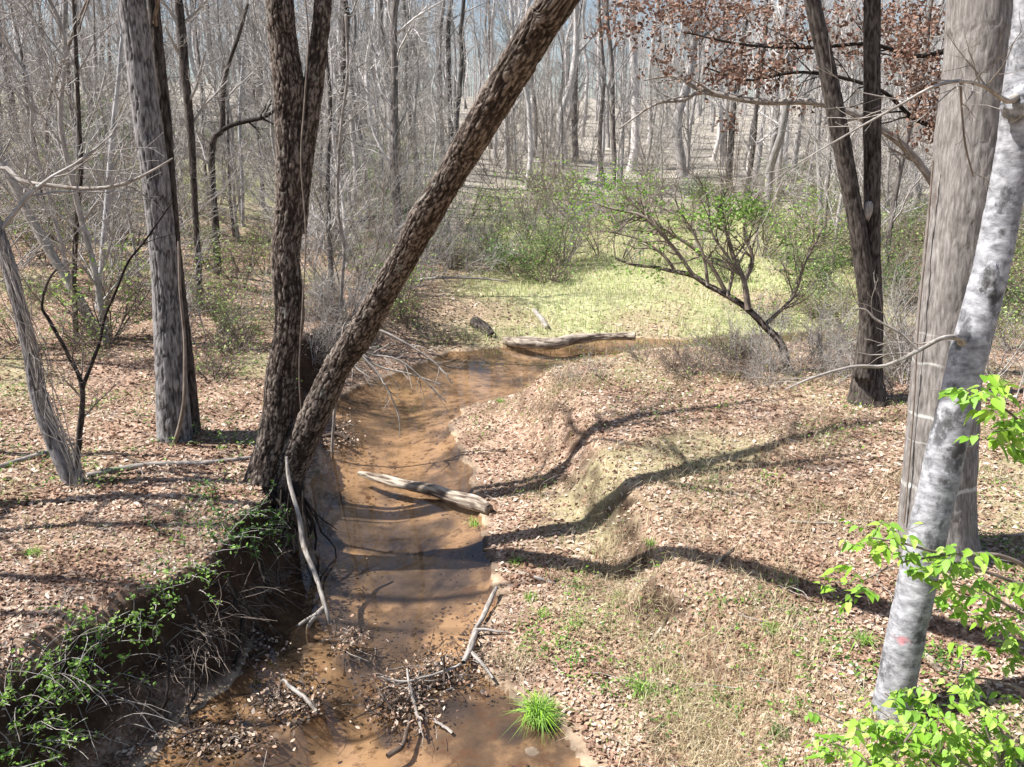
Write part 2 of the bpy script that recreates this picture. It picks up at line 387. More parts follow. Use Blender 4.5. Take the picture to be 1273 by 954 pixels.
LB = [((30, 26.5), .5, 1.5, .5, .01), ((14, 25.0), .5, 1.5, .5, .01), (P0(850, 424), .8, 2.0, .4, .01), (P0(780, 420), 1.0, 2.5, .35, .012), (P0(700, 421), 1.2, 2.5, .35, .012), (P0(630, 432), 1.3, 2.5, .4, .015),
      (P0(560, 438), 1.6, 1.2, .55, .03), (P0(500, 462), 1.2, .8, .9, .05), (P0(450, 478), .8, .5, 1.05, .05), (P0(422, 500), .5, .4, 1.1, .05),
      (P0(408, 545), .25, .4, 1.0, .04), (P0(392, 590), .1, .3, .95, .035), (P0(378, 660), .05, .26, .95, .03), (P0(366, 705), .02, .24, 1.0, .03), (P0(330, 745), .02, .24, 1.02, .03),
      (P0(305, 800), .02, .28, 1.05, .03), (P0(290, 850), .05, .5, 1.1, .03), (P0(245, 888), .1, .75, 1.12, .03), (P0(205, 930), .15, .95, 1.15, .03), (P0(165, 975), .2, 1.0, 1.15, .03), ((-3.6, 3.5), .2, 1.0, 1.1, .03), ((-4.2, -3), .2, 1.0, 1.1, .03)]
def densify(L, n=6):
    out = []
    for a, b in zip(L[:-1], L[1:]):
        for k in range(n):
            t = k / n; out.append([a[0][0] * (1 - t) + b[0][0] * t, a[0][1] * (1 - t) + b[0][1] * t] + [a[i] * (1 - t) + b[i] * t for i in (1, 2, 3, 4)])
    out.append([*L[-1][0], *L[-1][1:]]); return np.array(out)
DR, DL = densify(RB), densify(LB)
for D_, sd_ in ((DR, 1), (DL, 2)):      # ragged waterline
    D_[:, 0] += .10 * fbm(D_[:, 0] * 1.7, D_[:, 1] * 1.7, 3, 3, sd_) * 1.6
    D_[:, 1] += .10 * fbm(D_[:, 0] * 1.7 + 9, D_[:, 1] * 1.7, 5, 3, sd_) * 1.6
BND = np.vstack([DR, DL]); POLY = BND[:, :2]
def terrain(x, y):
    """height, distance to water (negative inside), zone colours"""
    sh = x.shape; x = x.ravel(); y = y.ravel(); n = len(x)
    dmin = np.full(n, 1e9); inside = np.zeros(n, bool)
    m = len(POLY)
    num = np.zeros((n, 4)); den = np.zeros(n)
    near = (np.abs(x) < 40) & (y < 60)
    for q in range(m):
        a, b = POLY[q], POLY[(q + 1) % m]
        ab = b - a; t = np.clip(((x - a[0]) * ab[0] + (y - a[1]) * ab[1]) / (ab @ ab + 1e-12), 0, 1)
        d = np.hypot(x - a[0] - t * ab[0], y - a[1] - t * ab[1])
        if not (q == m - 1 or q == len(DR) - 1): dmin = np.minimum(dmin, d)
        if a[1] != b[1]:
            c = ((a[1] > y) != (b[1] > y)) & (x < (b[0] - a[0]) * (y - a[1]) / (b[1] - a[1]) + a[0]); inside ^= c
        wt = 1 / (d + .03)**4 if len(d) else d
        num += wt[:, None] * BND[q, 2:]; den += wt
    p = num / den[:, None]
    nz = fbm(x * .9, y * .9, 0, 4, 21)
    nf = fbm(x * 3.5, y * 3.5, 0, 3, 22)
    d = dmin + (.20 * nz + .05 * nf) * np.minimum(dmin * 2, 1)
    d = np.maximum(d, 0)
    W, S, Hh, G = p.T
    z = .015 + .15 * np.minimum(d, W) + Hh * ss(0, 1, (d - W) / S) + G * np.clip(d - W - S, 0, 9)
    zf = np.clip((d - 9) / 4, 0, 1)
    rough = (.04 * nz + .014 * nf) * np.minimum(d * 1.5, 1) + .12 * fbm(x * .25, y * .25, 0, 3, 23) * ss(1, 5, d)
    z = z + rough
    zb = -.05 - .26 * (1 - np.exp(-dmin * 1.6)) + .05 * nz * np.minimum(dmin * 2, 1) + .012 * nf * np.minimum(dmin * 3, 1)
    # shallow sand and mud shoals in the near reach
    for (sx, sy, sr, sh_) in SHO: zb = zb + sh_ * np.exp(-((x - sx)**2 + (y - sy)**2) / sr**2)
    z = np.where(inside, np.minimum(zb, -.012 + .02 * nf) , z)
    # far hill: rises sooner on the left
    st = 42 + 10 * ss(-6, 10, x) - 16 * ss(-4, -22, x)
    hh = np.clip(y - st, 0, None)
    hill = 15 * (1 - np.exp(-(hh / 95)**1.25)) + .02 * np.clip(y - 150, 0, 400)
    z = z + hill + .5 * fbm(x * .06, y * .06, 0, 3, 30) * ss(25, 60, y) + .07 * np.clip(-x - 7, 0, 30) * ss(8, 20, y) 
    dd = np.where(inside, -dmin, d)
    # zones
    mdw = ss(19, 24, y) * (1 - ss(44, 52, y)) * ss(-3.5, 0.5, x + .35 * (y - 22) * 0) * (1 - ss(9, 14, x - .12 * (y - 20)))
    mdw2 = np.exp(-((x + 15)**2 / 30 + (y - 46)**2 / 40))
    grass = np.clip(np.maximum(mdw, mdw2 * 1.3) * (.75 + .9 * fbm(x * .5, y * .5, 0, 4, 41)), 0, 1)
    patch = .45 * ss(.05, .45, fbm(x * .45, y * .45, 0, 4, 44)) * (1 - ss(25, 40, y))
    grass = np.clip(np.maximum(grass, patch * ss(.4, 1.5, dd)), 0, 1)
    mud = np.where(inside, 1.0, 1 - ss(.02, .16 + .2 * np.clip(nz, 0, 1), dmin))
    return z.reshape(sh), dd.reshape(sh), grass.reshape(sh), mud.reshape(sh)
SHO = []
for (px, py, r_, h_) in [(640, 930, .55, .13), (560, 905, .45, .13), (520, 860, .38, .2), (480, 840, .3, .15), (590, 800, .25, .2), (560, 800, .2, .15), (290, 930, .35, .25), (345, 905, .3, .22), (380, 880, .28, .2),
                         (230, 915, .4, .2), (300, 815, .3, .2), (440, 800, .22, .18), (450, 945, .5, .12), (620, 870, .35, .1), (700, 950, .4, .12), (410, 545, .3, .28), (425, 520, .3, .25)]:
    q = U(px, py, 0); SHO.append((q.x, q.y, r_, h_))

def axis(segs):
    out = [np.arange(a, b, s) for a, b, s in segs]; return np.concatenate(out)
XS = axis([(-400, -100, 20), (-100, -40, 4), (-40, -16, 1.0), (-16, -7, .25), (-7, -5, .1), (-5, 4.4, .042), (4.4, 8, .1), (8, 16, .25), (16, 40, 1.0), (40, 100, 4), (100, 401, 20)])
YS = axis([(-30, -4, 2), (-4, 3.5, .5), (3.5, 12.5, .045), (12.5, 18, .08), (18, 26, .14), (26, 45, .4), (45, 100, 1.5), (100, 200, 5), (200, 701, 25)])
GX, GY = np.meshgrid(XS, YS)
HZ, DD, GRS, MUD = terrain(GX, GY)
def bil(A, x, y):
    x = np.asarray(x, float); y = np.asarray(y, float)
    i = np.clip(np.searchsorted(XS, x) - 1, 0, len(XS) - 2); j = np.clip(np.searchsorted(YS, y) - 1, 0, len(YS) - 2)
    u = np.clip((x - XS[i]) / (XS[i + 1] - XS[i]), 0, 1); v = np.clip((y - YS[j]) / (YS[j + 1] - YS[j]), 0, 1)
    return (A[j, i] * (1 - u) + A[j, i + 1] * u) * (1 - v) + (A[j + 1, i] * (1 - u) + A[j + 1, i + 1] * u) * v
def H(x, y): return float(bil(HZ, x, y))
def G(px, py):
    """where the photograph's pixel ray meets the terrain or the water"""
    r = ray(px, py); t = np.concatenate([np.arange(3, 40, .02), np.arange(40, 250, .2)])
    X, Y, Z = r.x * t, r.y * t, CAMZ + r.z * t
    g = np.maximum(bil(HZ, X, Y), 0); k = np.argmax(Z < g)
    if not (Z < g).any(): k = len(t) - 1
    return Vector((X[k], Y[k], g[k]))
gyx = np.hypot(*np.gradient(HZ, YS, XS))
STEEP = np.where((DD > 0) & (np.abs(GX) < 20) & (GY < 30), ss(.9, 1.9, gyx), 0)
HZ = HZ + STEEP * (.07 * fbm(GX * 5, GY * 5, 0, 3, 51) + .035 * vnoise(GX * 14, GY * 14, 0, 52)) * (GY < 16) * (GX < -.1 * GY)
ny, nx = GX.shape
idx = np.arange(ny * nx).reshape(ny, nx)
gm = raw_mesh('ground', np.stack([GX, GY, HZ], -1).reshape(-1, 3), [np.stack([idx[:-1, :-1], idx[:-1, 1:], idx[1:, 1:], idx[1:, :-1]], -1).reshape(-1, 4)], True)
MUD = np.where(DD > 0, MUD * (1 - .9 * ss(.1, .5, STEEP)), MUD)
SHADE_SILT = np.zeros_like(HZ)  # shaded deep water painted as dark bed colour, along with real silt patches
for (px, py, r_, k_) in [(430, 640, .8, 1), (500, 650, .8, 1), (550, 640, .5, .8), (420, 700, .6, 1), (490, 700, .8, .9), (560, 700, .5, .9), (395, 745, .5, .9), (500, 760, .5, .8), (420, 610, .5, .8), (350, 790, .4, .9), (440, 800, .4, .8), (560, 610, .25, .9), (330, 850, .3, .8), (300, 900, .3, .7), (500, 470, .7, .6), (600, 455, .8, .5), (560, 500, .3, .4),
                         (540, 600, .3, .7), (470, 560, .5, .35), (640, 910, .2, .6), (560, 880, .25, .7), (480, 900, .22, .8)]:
    q = U(px, py, 0); SHADE_SILT = np.maximum(SHADE_SILT, k_ * np.exp(-((GX - q.x)**2 + (GY - q.y)**2) / r_**2))
SHADE_SILT = ss(.35, .75, SHADE_SILT + .32 * fbm(GX * 1.6, GY * 1.6, 0, 4, 55))
sa = gm.attributes.new('shade_silt', 'FLOAT', 'POINT'); sa.data.foreach_set('value', SHADE_SILT.astype(np.float32).ravel())
za = gm.attributes.new('zone', 'FLOAT_COLOR', 'POINT')
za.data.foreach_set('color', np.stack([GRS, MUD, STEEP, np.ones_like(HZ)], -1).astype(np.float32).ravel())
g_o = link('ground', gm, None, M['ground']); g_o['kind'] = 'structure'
# water: one flat sheet clipped to the neighbourhood of the creek polygon
keep = (DD < .25)
wi = []
wx = np.arange(-6, 31, .25); wy = np.arange(-3.5, 28, .25)
WX, WY = np.meshgrid(wx, wy); wd = bil(DD, WX, WY)
ci = np.arange(WX.size).reshape(WX.shape)
cell = np.minimum.reduce([wd[:-1, :-1], wd[1:, :-1], wd[:-1, 1:], wd[1:, 1:]]) < .12
q4 = np.stack([ci[:-1, :-1], ci[:-1, 1:], ci[1:, 1:], ci[1:, :-1]], -1)[cell]
wm = raw_mesh('creek_water', np.stack([WX, WY, np.zeros_like(WX)], -1).reshape(-1, 3), [q4], True)
w_o = link('creek_water', wm, None, M['water']); w_o['kind'] = 'structure'

# ------------------------------------------------------------------ branching
def rdir(d, ang, r):
    d = d.normalized(); a = d.orthogonal().normalized(); b = d.cross(a); p = r.uniform(0, 2 * math.pi)
    return (d * math.cos(ang) + (a * math.cos(p) + b * math.sin(p)) * math.sin(ang)).normalized()
def wander(p, d, L, n, wob, up, r):
    pts = [p.copy()]; d = d.normalized()
    for k in range(n):
        d = (d + Vector((r.gauss(0, wob), r.gauss(0, wob), r.gauss(0, wob) + up))).normalized()
        p = p + d * (L / n); pts.append(p.copy())
    return pts
def grow(tb, p, d, L, rad, cfg, r, lvl=0, tips=None):
    """cfg: list per level of dict(n segs, wob, up, kids, t0, ang, len, rad, sides)"""
    c = cfg[lvl]
    pts = wander(p, d, L, c['n'], c['wob'], c['up'], r)
    last = lvl + 1 == len(cfg)
    end = .25 if last else .35
    rr = [max(rad * (1 - (1 - end) * k / c['n']), c.get('rmin', .0012)) for k in range(c['n'] + 1)]
    tb.add(pts, rr, c.get('sides', 3))
    if tips is not None and last: tips.append(pts)
    if last: return
    for k in range(c['kids']):
        t = c['t0'] + (1 - c['t0']) * (k + r.random()) / c['kids']
        f = t * c['n']; i = min(int(f), c['n'] - 1); q = pts[i].lerp(pts[i + 1], f - i)
        dd = rdir(pts[i + 1] - pts[i], R(r.uniform(*c['ang'])), r)
        grow(tb, q, dd, L * r.uniform(*c['len']) * (1.15 - .5 * t), rad * (1 - .6 * t) * c['rad'], cfg, r, lvl + 1, tips)
BR3 = [dict(n=6, wob=.13, up=.05, kids=7, t0=.2, ang=(30, 65), len=(.35, .65), rad=.5, sides=5),
       dict(n=4, wob=.16, up=.04, kids=6, t0=.15, ang=(25, 60), len=(.35, .65), rad=.5, sides=3, rmin=.003),
       dict(n=3, wob=.2, up=.03, kids=0, t0=.2, ang=(25, 60), len=(.4, .7), rad=.5, sides=3, rmin=.0022)]
def crown(name, parent, trunk_pts, trunk_rad, t0, n, Lr, m, seed, cfg=BR3, up=.3, down=False):
    r = random.Random(seed); tb = Tubes(); P, q = spline(trunk_pts, trunk_rad, 60)
    tips = []
    for k in range(n):
        t = t0 + (1 - t0) * (k + r.random()) / n; i = min(int(t * 59), 58)
        d = Vector(tuple(P[i + 1] - P[i])).normalized()
        dd = rdir(d, R(r.uniform(35, 80)), r); dd = (dd + Vector((0, 0, up))).normalized()
        grow(tb, Vector(tuple(P[i])), dd, r.uniform(*Lr) * (1.2 - .6 * t), q[i] * .42, cfg, r, 0, tips)
    o = link(name, tb.mesh(name, parent.location), parent, m); return o, tips

# ------------------------------------------------------------------ foliage helpers
def leaf_cloud(name, pos, nrm_tilt, size, tints, seed=0, shape='leaf', parent=None, m=None, origin=(0, 0, 0), droop=0):
    """many small folded leaves as one mesh. pos (n,3)"""
    g = np.random.default_rng(seed); n = len(pos)
    pos = np.asarray(pos, float) - np.array(tuple(origin))
    yaw = g.random(n) * 2 * np.pi; tl = g.normal(0, nrm_tilt, n); tr = g.normal(0, nrm_tilt, n) + droop
    s = size[0] + (size[1] - size[0]) * g.random(n)
    if shape == 'leaf':
        base = np.array([[0, -.5, 0], [-.26, -.15, .10], [-.24, .2, .13], [0, .55, 0], [.24, .2, .13], [.26, -.15, .10]])
        quads = [[0, 3, 2, 1], [0, 5, 4, 3]]
    else:
        base = np.array([[0, -.5, 0], [-.3, 0, .05], [0, .5, 0], [.3, 0, .05]]); quads = [[0, 3, 2, 1]]
    k = len(base)
    B = base[None] * s[:, None, None] * np.stack([.7 + .6 * g.random(n), np.ones(n), g.normal(1.0, .9, n)], -1)[:, None]
    # tilt about x, then y, then yaw
    c, s_ = np.cos(tr)[:, None], np.sin(tr)[:, None]
    y1 = B[..., 1] * c - B[..., 2] * s_; z1 = B[..., 1] * s_ + B[..., 2] * c; x1 = B[..., 0]
    c, s_ = np.cos(tl)[:, None], np.sin(tl)[:, None]
    x2 = x1 * c + z1 * s_; z2 = -x1 * s_ + z1 * c
    c, s_ = np.cos(yaw)[:, None], np.sin(yaw)[:, None]
    X = np.stack([x2 * c - y1 * s_, x2 * s_ + y1 * c, z2], -1) + pos[:, None]
    off = (np.arange(n) * k)[:, None, None]
    Fq = (off + np.array(quads)[None]).reshape(-1, 4)
    tints = np.array(tints); ti = tints[g.integers(0, len(tints), n)] * (.8 + .4 * g.random((n, 1)))
    me = raw_mesh(name, X.reshape(-1, 3), [Fq], False, np.repeat(ti, k, 0))
    return link(name, me, parent, m)
def blades(name, pos, hgt, wid, lean, tints, seed, parent=None, m=None, origin=(0, 0, 0)):
    g = np.random.default_rng(seed); n = len(pos); pos = np.asarray(pos, float) - np.array(tuple(origin))
    h = hgt[0] + (hgt[1] - hgt[0]) * g.random(n); a = g.random(n) * 2 * np.pi; l = np.abs(g.normal(lean, lean * .6, n))
    dx, dy = np.cos(a), np.sin(a); wv = np.stack([-dy, dx, 0 * dx], -1) * (wid * (.6 + .8 * g.random(n)))[:, None]
    d = np.stack([dx, dy, 0 * dx], -1); up = np.array([0, 0, 1.])
    p1 = pos + d * (h * l * .35)[:, None] + up * (h * .55)[:, None]
    p2 = pos + d * (h * l)[:, None] + up * (h * np.maximum(.15, 1 - .5 * l))[:, None]
    X = np.stack([pos - wv, pos + wv, p1 + wv * .8, p1 - wv * .8, p2], 1).reshape(-1, 3)
    o = (np.arange(n) * 5)[:, None]
    tints = np.array(tints); ti = tints[g.integers(0, len(tints), n)] * (.75 + .5 * g.random((n, 1)))
    me = raw_mesh(name, X, [o + np.array([[0, 1, 2, 3]]), o + np.array([[3, 2, 4]])], False, np.repeat(ti, 5, 0))
    return link(name, me, parent, m)
GREEN = [(.20, .36, .06), (.26, .44, .08), (.14, .27, .05), (.32, .48, .12)]
LIME = [(.36, .62, .06), (.44, .70, .09), (.28, .54, .05), (.50, .74, .14)]
DGREEN = [(.07, .15, .035), (.10, .20, .05), (.05, .11, .03), (.14, .24, .07)]
TAN = [(.52, .39, .30), (.43, .30, .22), (.35, .215, .155), (.60, .48, .38), (.31, .20, .145), (.48, .35, .26), (.64, .54, .45), (.56, .46, .35), (.42, .33, .24)]
STRAW = [(.52, .44, .28), (.60, .52, .36), (.44, .36, .22), (.36, .30, .17)]
RUST = [(.19, .115, .085), (.25, .15, .11), (.14, .08, .06), (.32, .21, .155), (.22, .12, .085), (.27, .175, .13)]

# ------------------------------------------------------------------ foreground trees
def pxpath(L, y0=None):
    """[(px, py, width_px, y)] -> points, radii (metres)"""
    P, r = [], []
    for (px, py, wd, y) in L:
        p = V(px, py, y); P.append(p); r.append(wd * mpp(p) / 2 * (1.0 if wd >= 74 else .87 if wd >= 14 else .95))
    return P, r
def extend(P, r, top, d=None, n=4, taper=.45, bend=.1, seed=1):
    """continue a trunk upwards out of the frame to height top"""
    rr = random.Random(seed); d = (P[-1] - P[-2]).normalized() if d is None else Vector(d).normalized()
    Lz = (top - P[-1].z) / max(d.z, .3)
    p = P[-1].copy(); r0 = r[-1]
    for k in range(1, n + 1):
        d = (d + Vector((rr.gauss(0, bend), rr.gauss(0, bend), .12))).normalized(); p = p + d * Lz / n
        P.append(p.copy()); r.append(r0 * (1 - (1 - taper * .4) * k / n))
    return P, r
def foot(P, r, deep=.35):
    """sink the first point below the ground"""
    g = H(P[0].x, P[0].y); d = (P[1] - P[0]).normalized()
    P.insert(0, Vector((P[0].x - d.x * deep * .5, P[0].y, g - deep))); r.insert(0, r[0] * 1.05); return P, r

# straight grey tree on the left bank
b = G(217, 545); yb = b.y
P, r = pxpath([(217, 545, 47, yb), (211, 430, 41, yb), (204, 330, 38, yb), (194, 230, 37, yb), (180, 130, 38, yb), (168, 30, 38, yb), (158, -60, 38, yb)])
P, r = foot(P, r); P, r = extend(P, r, 15, seed=3)
t = thing('grey_oak_tree', b, 'big straight grey-barked tree on the left bank, thick furrowed trunk leaning slightly left', 'tree')
link('trunk', trunk_mesh('grey_oak_trunk', P, r, b, 84, .025, 'furrow', (.22, .07), 3), t, M['oak'])
crown('crown', t, P, r, .52, 9, (2.0, 3.6), M['twig'], 11)
vp = [V(213, 560, yb - .25), V(222, 535, yb - .30), V(229, 500, yb - .32), V(230, 460, yb - .3), V(229, 415, yb - .27), V(224, 360, yb - .25), V(222, 300, yb - .24)]
tb = Tubes(); q, qr = spline(vp, [.035, .03, .03, .026, .022, .02, .015], 40); tb.add([p - np.array(tuple(b)) for p in q], list(qr), 7)
o = link('climbing_vine', tb.mesh('climbing_vine'), t, M['browntwig'])
# its thinner dark companion just behind
b2 = G(246, 540); b2 = Vector((b.x + .34, b.y + .28, H(b.x + .34, b.y + .28)))
yb2 = b2.y
P, r = pxpath([(240, 535, 22, yb2), (232, 430, 16, yb2), (221, 330, 14, yb2), (213, 230, 14, yb2), (205, 140, 17, yb2), (193, 30, 17, yb2), (186, -50, 16, yb2)])
P, r = foot(P, r); P, r = extend(P, r, 12, seed=5)
t = thing('dark_companion_tree', b2, 'thinner dark trunk pressed close behind the right side of the big straight grey tree', 'tree')
link('trunk', trunk_mesh('companion_trunk', P, r, b2, 32, .05, 'furrow', (.2, .06), 9), t, M['darkbark'])
crown('crown', t, P, r, .5, 8, (1.4, 2.6), M['browntwig'], 12)

# twin-stemmed flaky tree at the lip of the left bank
b = G(335, 612); yb = b.y
t = thing('twin_stem_river_birch', b, 'dark flaky-barked tree on the creek lip, one stem upright, one leaning over the water', 'tree')
P, r = pxpath([(326, 605, 52, yb), (336, 560, 44, yb), (346, 510, 41, yb), (349, 470, 40, yb + .03), (357, 420, 37, yb), (360, 380, 41, yb), (355, 320, 38, yb), (361, 260, 40, yb + .03), (363, 200, 43, yb), (360, 150, 40, yb), (360, 110, 43, yb - .02), (352, 50, 38, yb - .04), (347, -20, 37, yb - .05)])
P, r = foot(P, r, .6); P, r = extend(P, r, 13, seed=8)
link('upright_stem', trunk_mesh('upright_stem', P, r, b, 110, .016, 'flaky', (.25, .07), 4), t, M['birch'])
crown('crown', t, P, r, .55, 8, (1.6, 3.0), M['browntwig'], 21)
F1, fr = pxpath([(372, 290, 18, yb + .05), (374, 230, 26, yb + .05), (378, 180, 30, yb + .04), (387, 120, 27, yb + .03), (396, 60, 24, yb), (402, -20, 22, yb)])
F1, fr = extend(F1, fr, 11, seed=12)
link('forked_stem', trunk_mesh('forked_stem', F1, fr, b, 80, .018, 'flaky', None, 14), t, M['birch'])
crown('crown', t, F1, fr, .5, 6, (1.4, 2.4), M['browntwig'], 22)
P, r = pxpath([(352, 612, 42, yb), (368, 565, 44, yb), (392, 515, 40, yb - .12), (420, 455, 37, yb - .35), (446, 418, 40, yb - .6), (478, 362, 37, yb - 1.1), (505, 316, 36, yb - 1.5), (528, 272, 40, yb - 1.9), (565, 212, 38, yb - 2.35), (580, 186, 42, yb - 2.5),
               (604, 145, 44, yb - 2.85), (640, 85, 46, yb - 3.2), (676, 25, 48, yb - 3.55), (706, -20, 50, yb - 3.8)])
P, r = foot(P, r, .5); P, r = extend(P, r, 10.5, seed=15, bend=.04)
link('leaning_stem', trunk_mesh('leaning_stem', P, r, b, 110, .016, 'flaky', (.2, .05), 6), t, M['birch'])
crown('crown', t, P, r, .6, 8, (1.6, 3.0), M['browntwig'], 23)
# exposed roots over the lip
tb = Tubes(); rr = random.Random(4)
for k in range(16):
    a = V(350 + rr.uniform(-25, 25), 600 + rr.uniform(-5, 15), yb - .12) - b
    d = Vector((rr.uniform(.05, .5), rr.uniform(-.8, .3), -.6)); pts = wander(a, d, rr.uniform(.5, 1.1), 7, .22, -.25, rr)
    r0 = rr.uniform(.012, .035); tb.add(pts, [r0 * (1 - .6 * i / 7) for i in range(8)], 6)
link('root', tb.mesh('exposed_roots'), t, M['darkbark'])
# thin liana climbing the upright stem
q, qr = spline([V(379, 560, yb - .1), V(372, 470, yb - .2), V(376, 380, yb - .2), V(380, 290, yb - .22), V(374, 200, yb - .27), V(379, 120, yb - .22), V(383, 40, yb - .2), V(375, -30, yb - .2)], [.009] * 8, 60)
tb = Tubes(); tb.add([p - np.array(tuple(b)) for p in q], list(qr), 6); link('climbing_vine', tb.mesh('liana'), t, M['browntwig'])

# tulip tree, right
b = G(1168, 690); yt = b.y
P, r = pxpath([(1164, 690, 96, yt), (1165, 640, 86, yt), (1170, 560, 82, yt), (1178, 460, 80, yt), (1188, 360, 82, yt), (1199, 260, 84, yt), (1209, 160, 82, yt), (1216, 60, 79, yt), (1222, -40, 78, yt)])
P, r = foot(P, r); P, r = extend(P, r, 17, seed=31, bend=.04)
t = thing('tulip_tree', b, 'largest grey-brown trunk on the right bank with pale horizontal rings, straight and almost upright', 'tree')
link('trunk', trunk_mesh('tulip_trunk', P, r, b, 96, .03, 'fine', (.3, .10), 3), t, M['tulip'])
crown('crown', t, P, r, .6, 9, (2.2, 3.8), M['twig'], 31)
tb = Tubes()
q, qr = spline([V(1124, 650, yt - .1), V(1135, 520, yt - .1), V(1142, 400, yt - .1), V(1152, 300, yt - .08), V(1160, 200, yt - .08)], [.009] * 5, 40); tb.add([p - np.array(tuple(b)) for p in q], list(qr), 5)
link('climbing_vine', tb.mesh('thin_vine'), t, M['browntwig'])

# pale leaning beech in front of it
b = G(1108, 885); yq = b.y
L = [(1108, 885, 52, 0), (1117, 840, 50, 0), (1128, 780, 49, .02), (1142, 715, 50, .05), (1158, 640, 50, .08), (1174, 570, 50, .10), (1192, 490, 48, .12), (1212, 410, 50, .15), (1232, 335, 48, .17), (1247, 260, 46, .2), (1262, 180, 46, .2), (1272, 120, 52, .2), (1276, 60, 46, .2), (1284, -20, 44, .2)]
P, r = pxpath([(a, c, d, yq + e) for a, c, d, e in L]); P, r = foot(P, r); P, r = extend(P, r, 11, seed=41)
mk = V(1119, 798, yq - .12) - b
DK = (.06, .055, .055)
marks = [(tuple(mk), .085, 1.8, (.62, .22, .24), .7)] + [(tuple(V(px_, py_, yq + e_) - b), r_, z_, DK, .92) for px_, py_, e_, r_, z_ in [(1228, 345, .02, .075, .5), (1240, 372, .02, .06, .8), (1180, 530, -.05, .10, .9), (1192, 560, -.03, .09, 1.2), (1172, 600, -.06, .06, 1.4), (1196, 425, 0, .05, 1), (1262, 165, .05, .05, .7), (1150, 690, -.08, .05, 1.6), (1248, 290, .05, .05, .6), (1142, 790, -.05, .05, 1.0)]]
M['beech_marked'] = bark('pale_smooth_bark_with_paint', (.12, .12, .128), (.30, .30, .315), (.49, .49, .51), (11, 11, 20), .008, (.10, .10, .105), .53, mark=marks)
t = thing('leaning_beech', b, 'pale blotchy smooth trunk leaning right before the largest trunk, with faded red paint mark', 'tree')
link('trunk', trunk_mesh('beech_trunk', P, r, b, 72, .022, 'smooth', (.15, .035), 5), t, M['beech_marked'])
crown('crown', t, P, r, .62, 7, (1.4, 2.6), M['twig'], 41)
def tubep(name, L, parent, o, m, sides=8, n=30, style=None, twigs=0, seed=0, tl=(.15, .4), rmin=.0025, wob=.15):
    """L: [(px,py,width_px,y)] a stick with optional side twigs"""
    P, r = pxpath(L); q, qr = spline(P, r, n); rr_ = random.Random(seed)
    jit = np.cumsum(np.array([[rr_.gauss(0, 1) for _ in range(3)] for _ in range(n)]), 0) * .0
    tb = Tubes(); tb.add([p - np.array(tuple(o)) for p in q], list(qr), sides)
    for k in range(twigs):
        i = rr_.randrange(int(n * .2), n - 1); d = Vector(tuple(q[i + 1] - q[i]))
        grow(tb, Vector(tuple(q[i])) - Vector(o), rdir(d, R(rr_.uniform(25, 60)), rr_), rr_.uniform(*tl), max(qr[i] * .5, rmin), TW, rr_)
    return link(name, tb.mesh(name), parent, m)
TW = [dict(n=4, wob=.14, up=0.0, kids=4, t0=.25, ang=(25, 55), len=(.35, .7), rad=.6, sides=4, rmin=.002), dict(n=3, wob=.2, up=0, kids=0, t0=.2, ang=(25, 60), len=(.4, .7), rad=.5, sides=3, rmin=.0016)]
tubep('branch', [(1196, 425, 13, yq + .0), (1190, 420, 8, yq - .1), (1170, 421, 6, yq - .25), (1140, 437, 5.5, yq - .4), (1100, 455, 5, yq - .5), (1060, 456, 4, yq - .6), (1010, 470, 3.2, yq - .7), (975, 485, 2, yq - .75)], t, b, M['stick'], twigs=5, seed=3)
tubep('branch', [(1142, 436, 3.4, yq - .4), (1120, 415, 3.2, yq - .38), (1090, 398, 3, yq - .36), (1075, 385, 2.4, yq - .35), (1058, 384, 1.6, yq - .35)], t, b, M['stick'], twigs=3, seed=4)
tubep('branch', [(1262, 122, 12, yq), (1250, 125, 7, yq - .12), (1225, 108, 5.5, yq - .3), (1195, 101, 5, yq - .45), (1160, 108, 4.4, yq - .55), (1120, 130, 3.6, yq - .6), (1080, 152, 3, yq - .65), (1040, 175, 2.4, yq - .7), (990, 205, 1.6, yq - .8), (935, 245, 1, yq - .85)], t, b, M['stick'], twigs=16, seed=5, tl=(.25, .6))
tubep('branch', [(1194, 102, 3.4, yq - .45), (1196, 140, 3, yq - .4), (1200, 180, 2.6, yq - .35), (1210, 220, 2, yq - .3)], t, b, M['browntwig'], twigs=3, seed=6)
# knot and old branch scar
def blob(name, c, rad, parent, o, m, seed=0, squash=(1, 1, 1), amp=.25, fr=3, seg=(18, 12)):
    nu, nv = seg; u = np.arange(nu) * 2 * np.pi / nu; v = np.linspace(.04, np.pi - .04, nv)
    D = np.stack([np.sin(v)[:, None] * np.cos(u), np.sin(v)[:, None] * np.sin(u), np.cos(v)[:, None] * np.ones(nu)], -1)
    k = 1 + amp * fbm(D[..., 0] * fr + seed, D[..., 1] * fr, D[..., 2] * fr, 3, seed)
    X = (D * k[..., None] * np.array(squash) * rad).reshape(-1, 3) + np.array(tuple(c)) - np.array(tuple(o))
    j = np.arange(nu)[None]; j2 = (j + 1) % nu; bb = (np.arange(nv - 1) * nu)[:, None]
    me = raw_mesh(name, X, [np.stack([bb + j, bb + nu + j, bb + nu + j2, bb + j2], -1).reshape(-1, 4)], True, None, X)
    return link(name, me, parent, m)
blob('knot', V(1264, 128, yq + .06), .085, t, b, M['beech_marked'], 3, (1, 1, 1.25), .45, 4, (28, 20))
blob('branch_scar', V(1229, 352, yq + .10), .085, t, b, M['beech_marked'], 5, (.75, .8, 1.9), .35, 4, (28, 20))
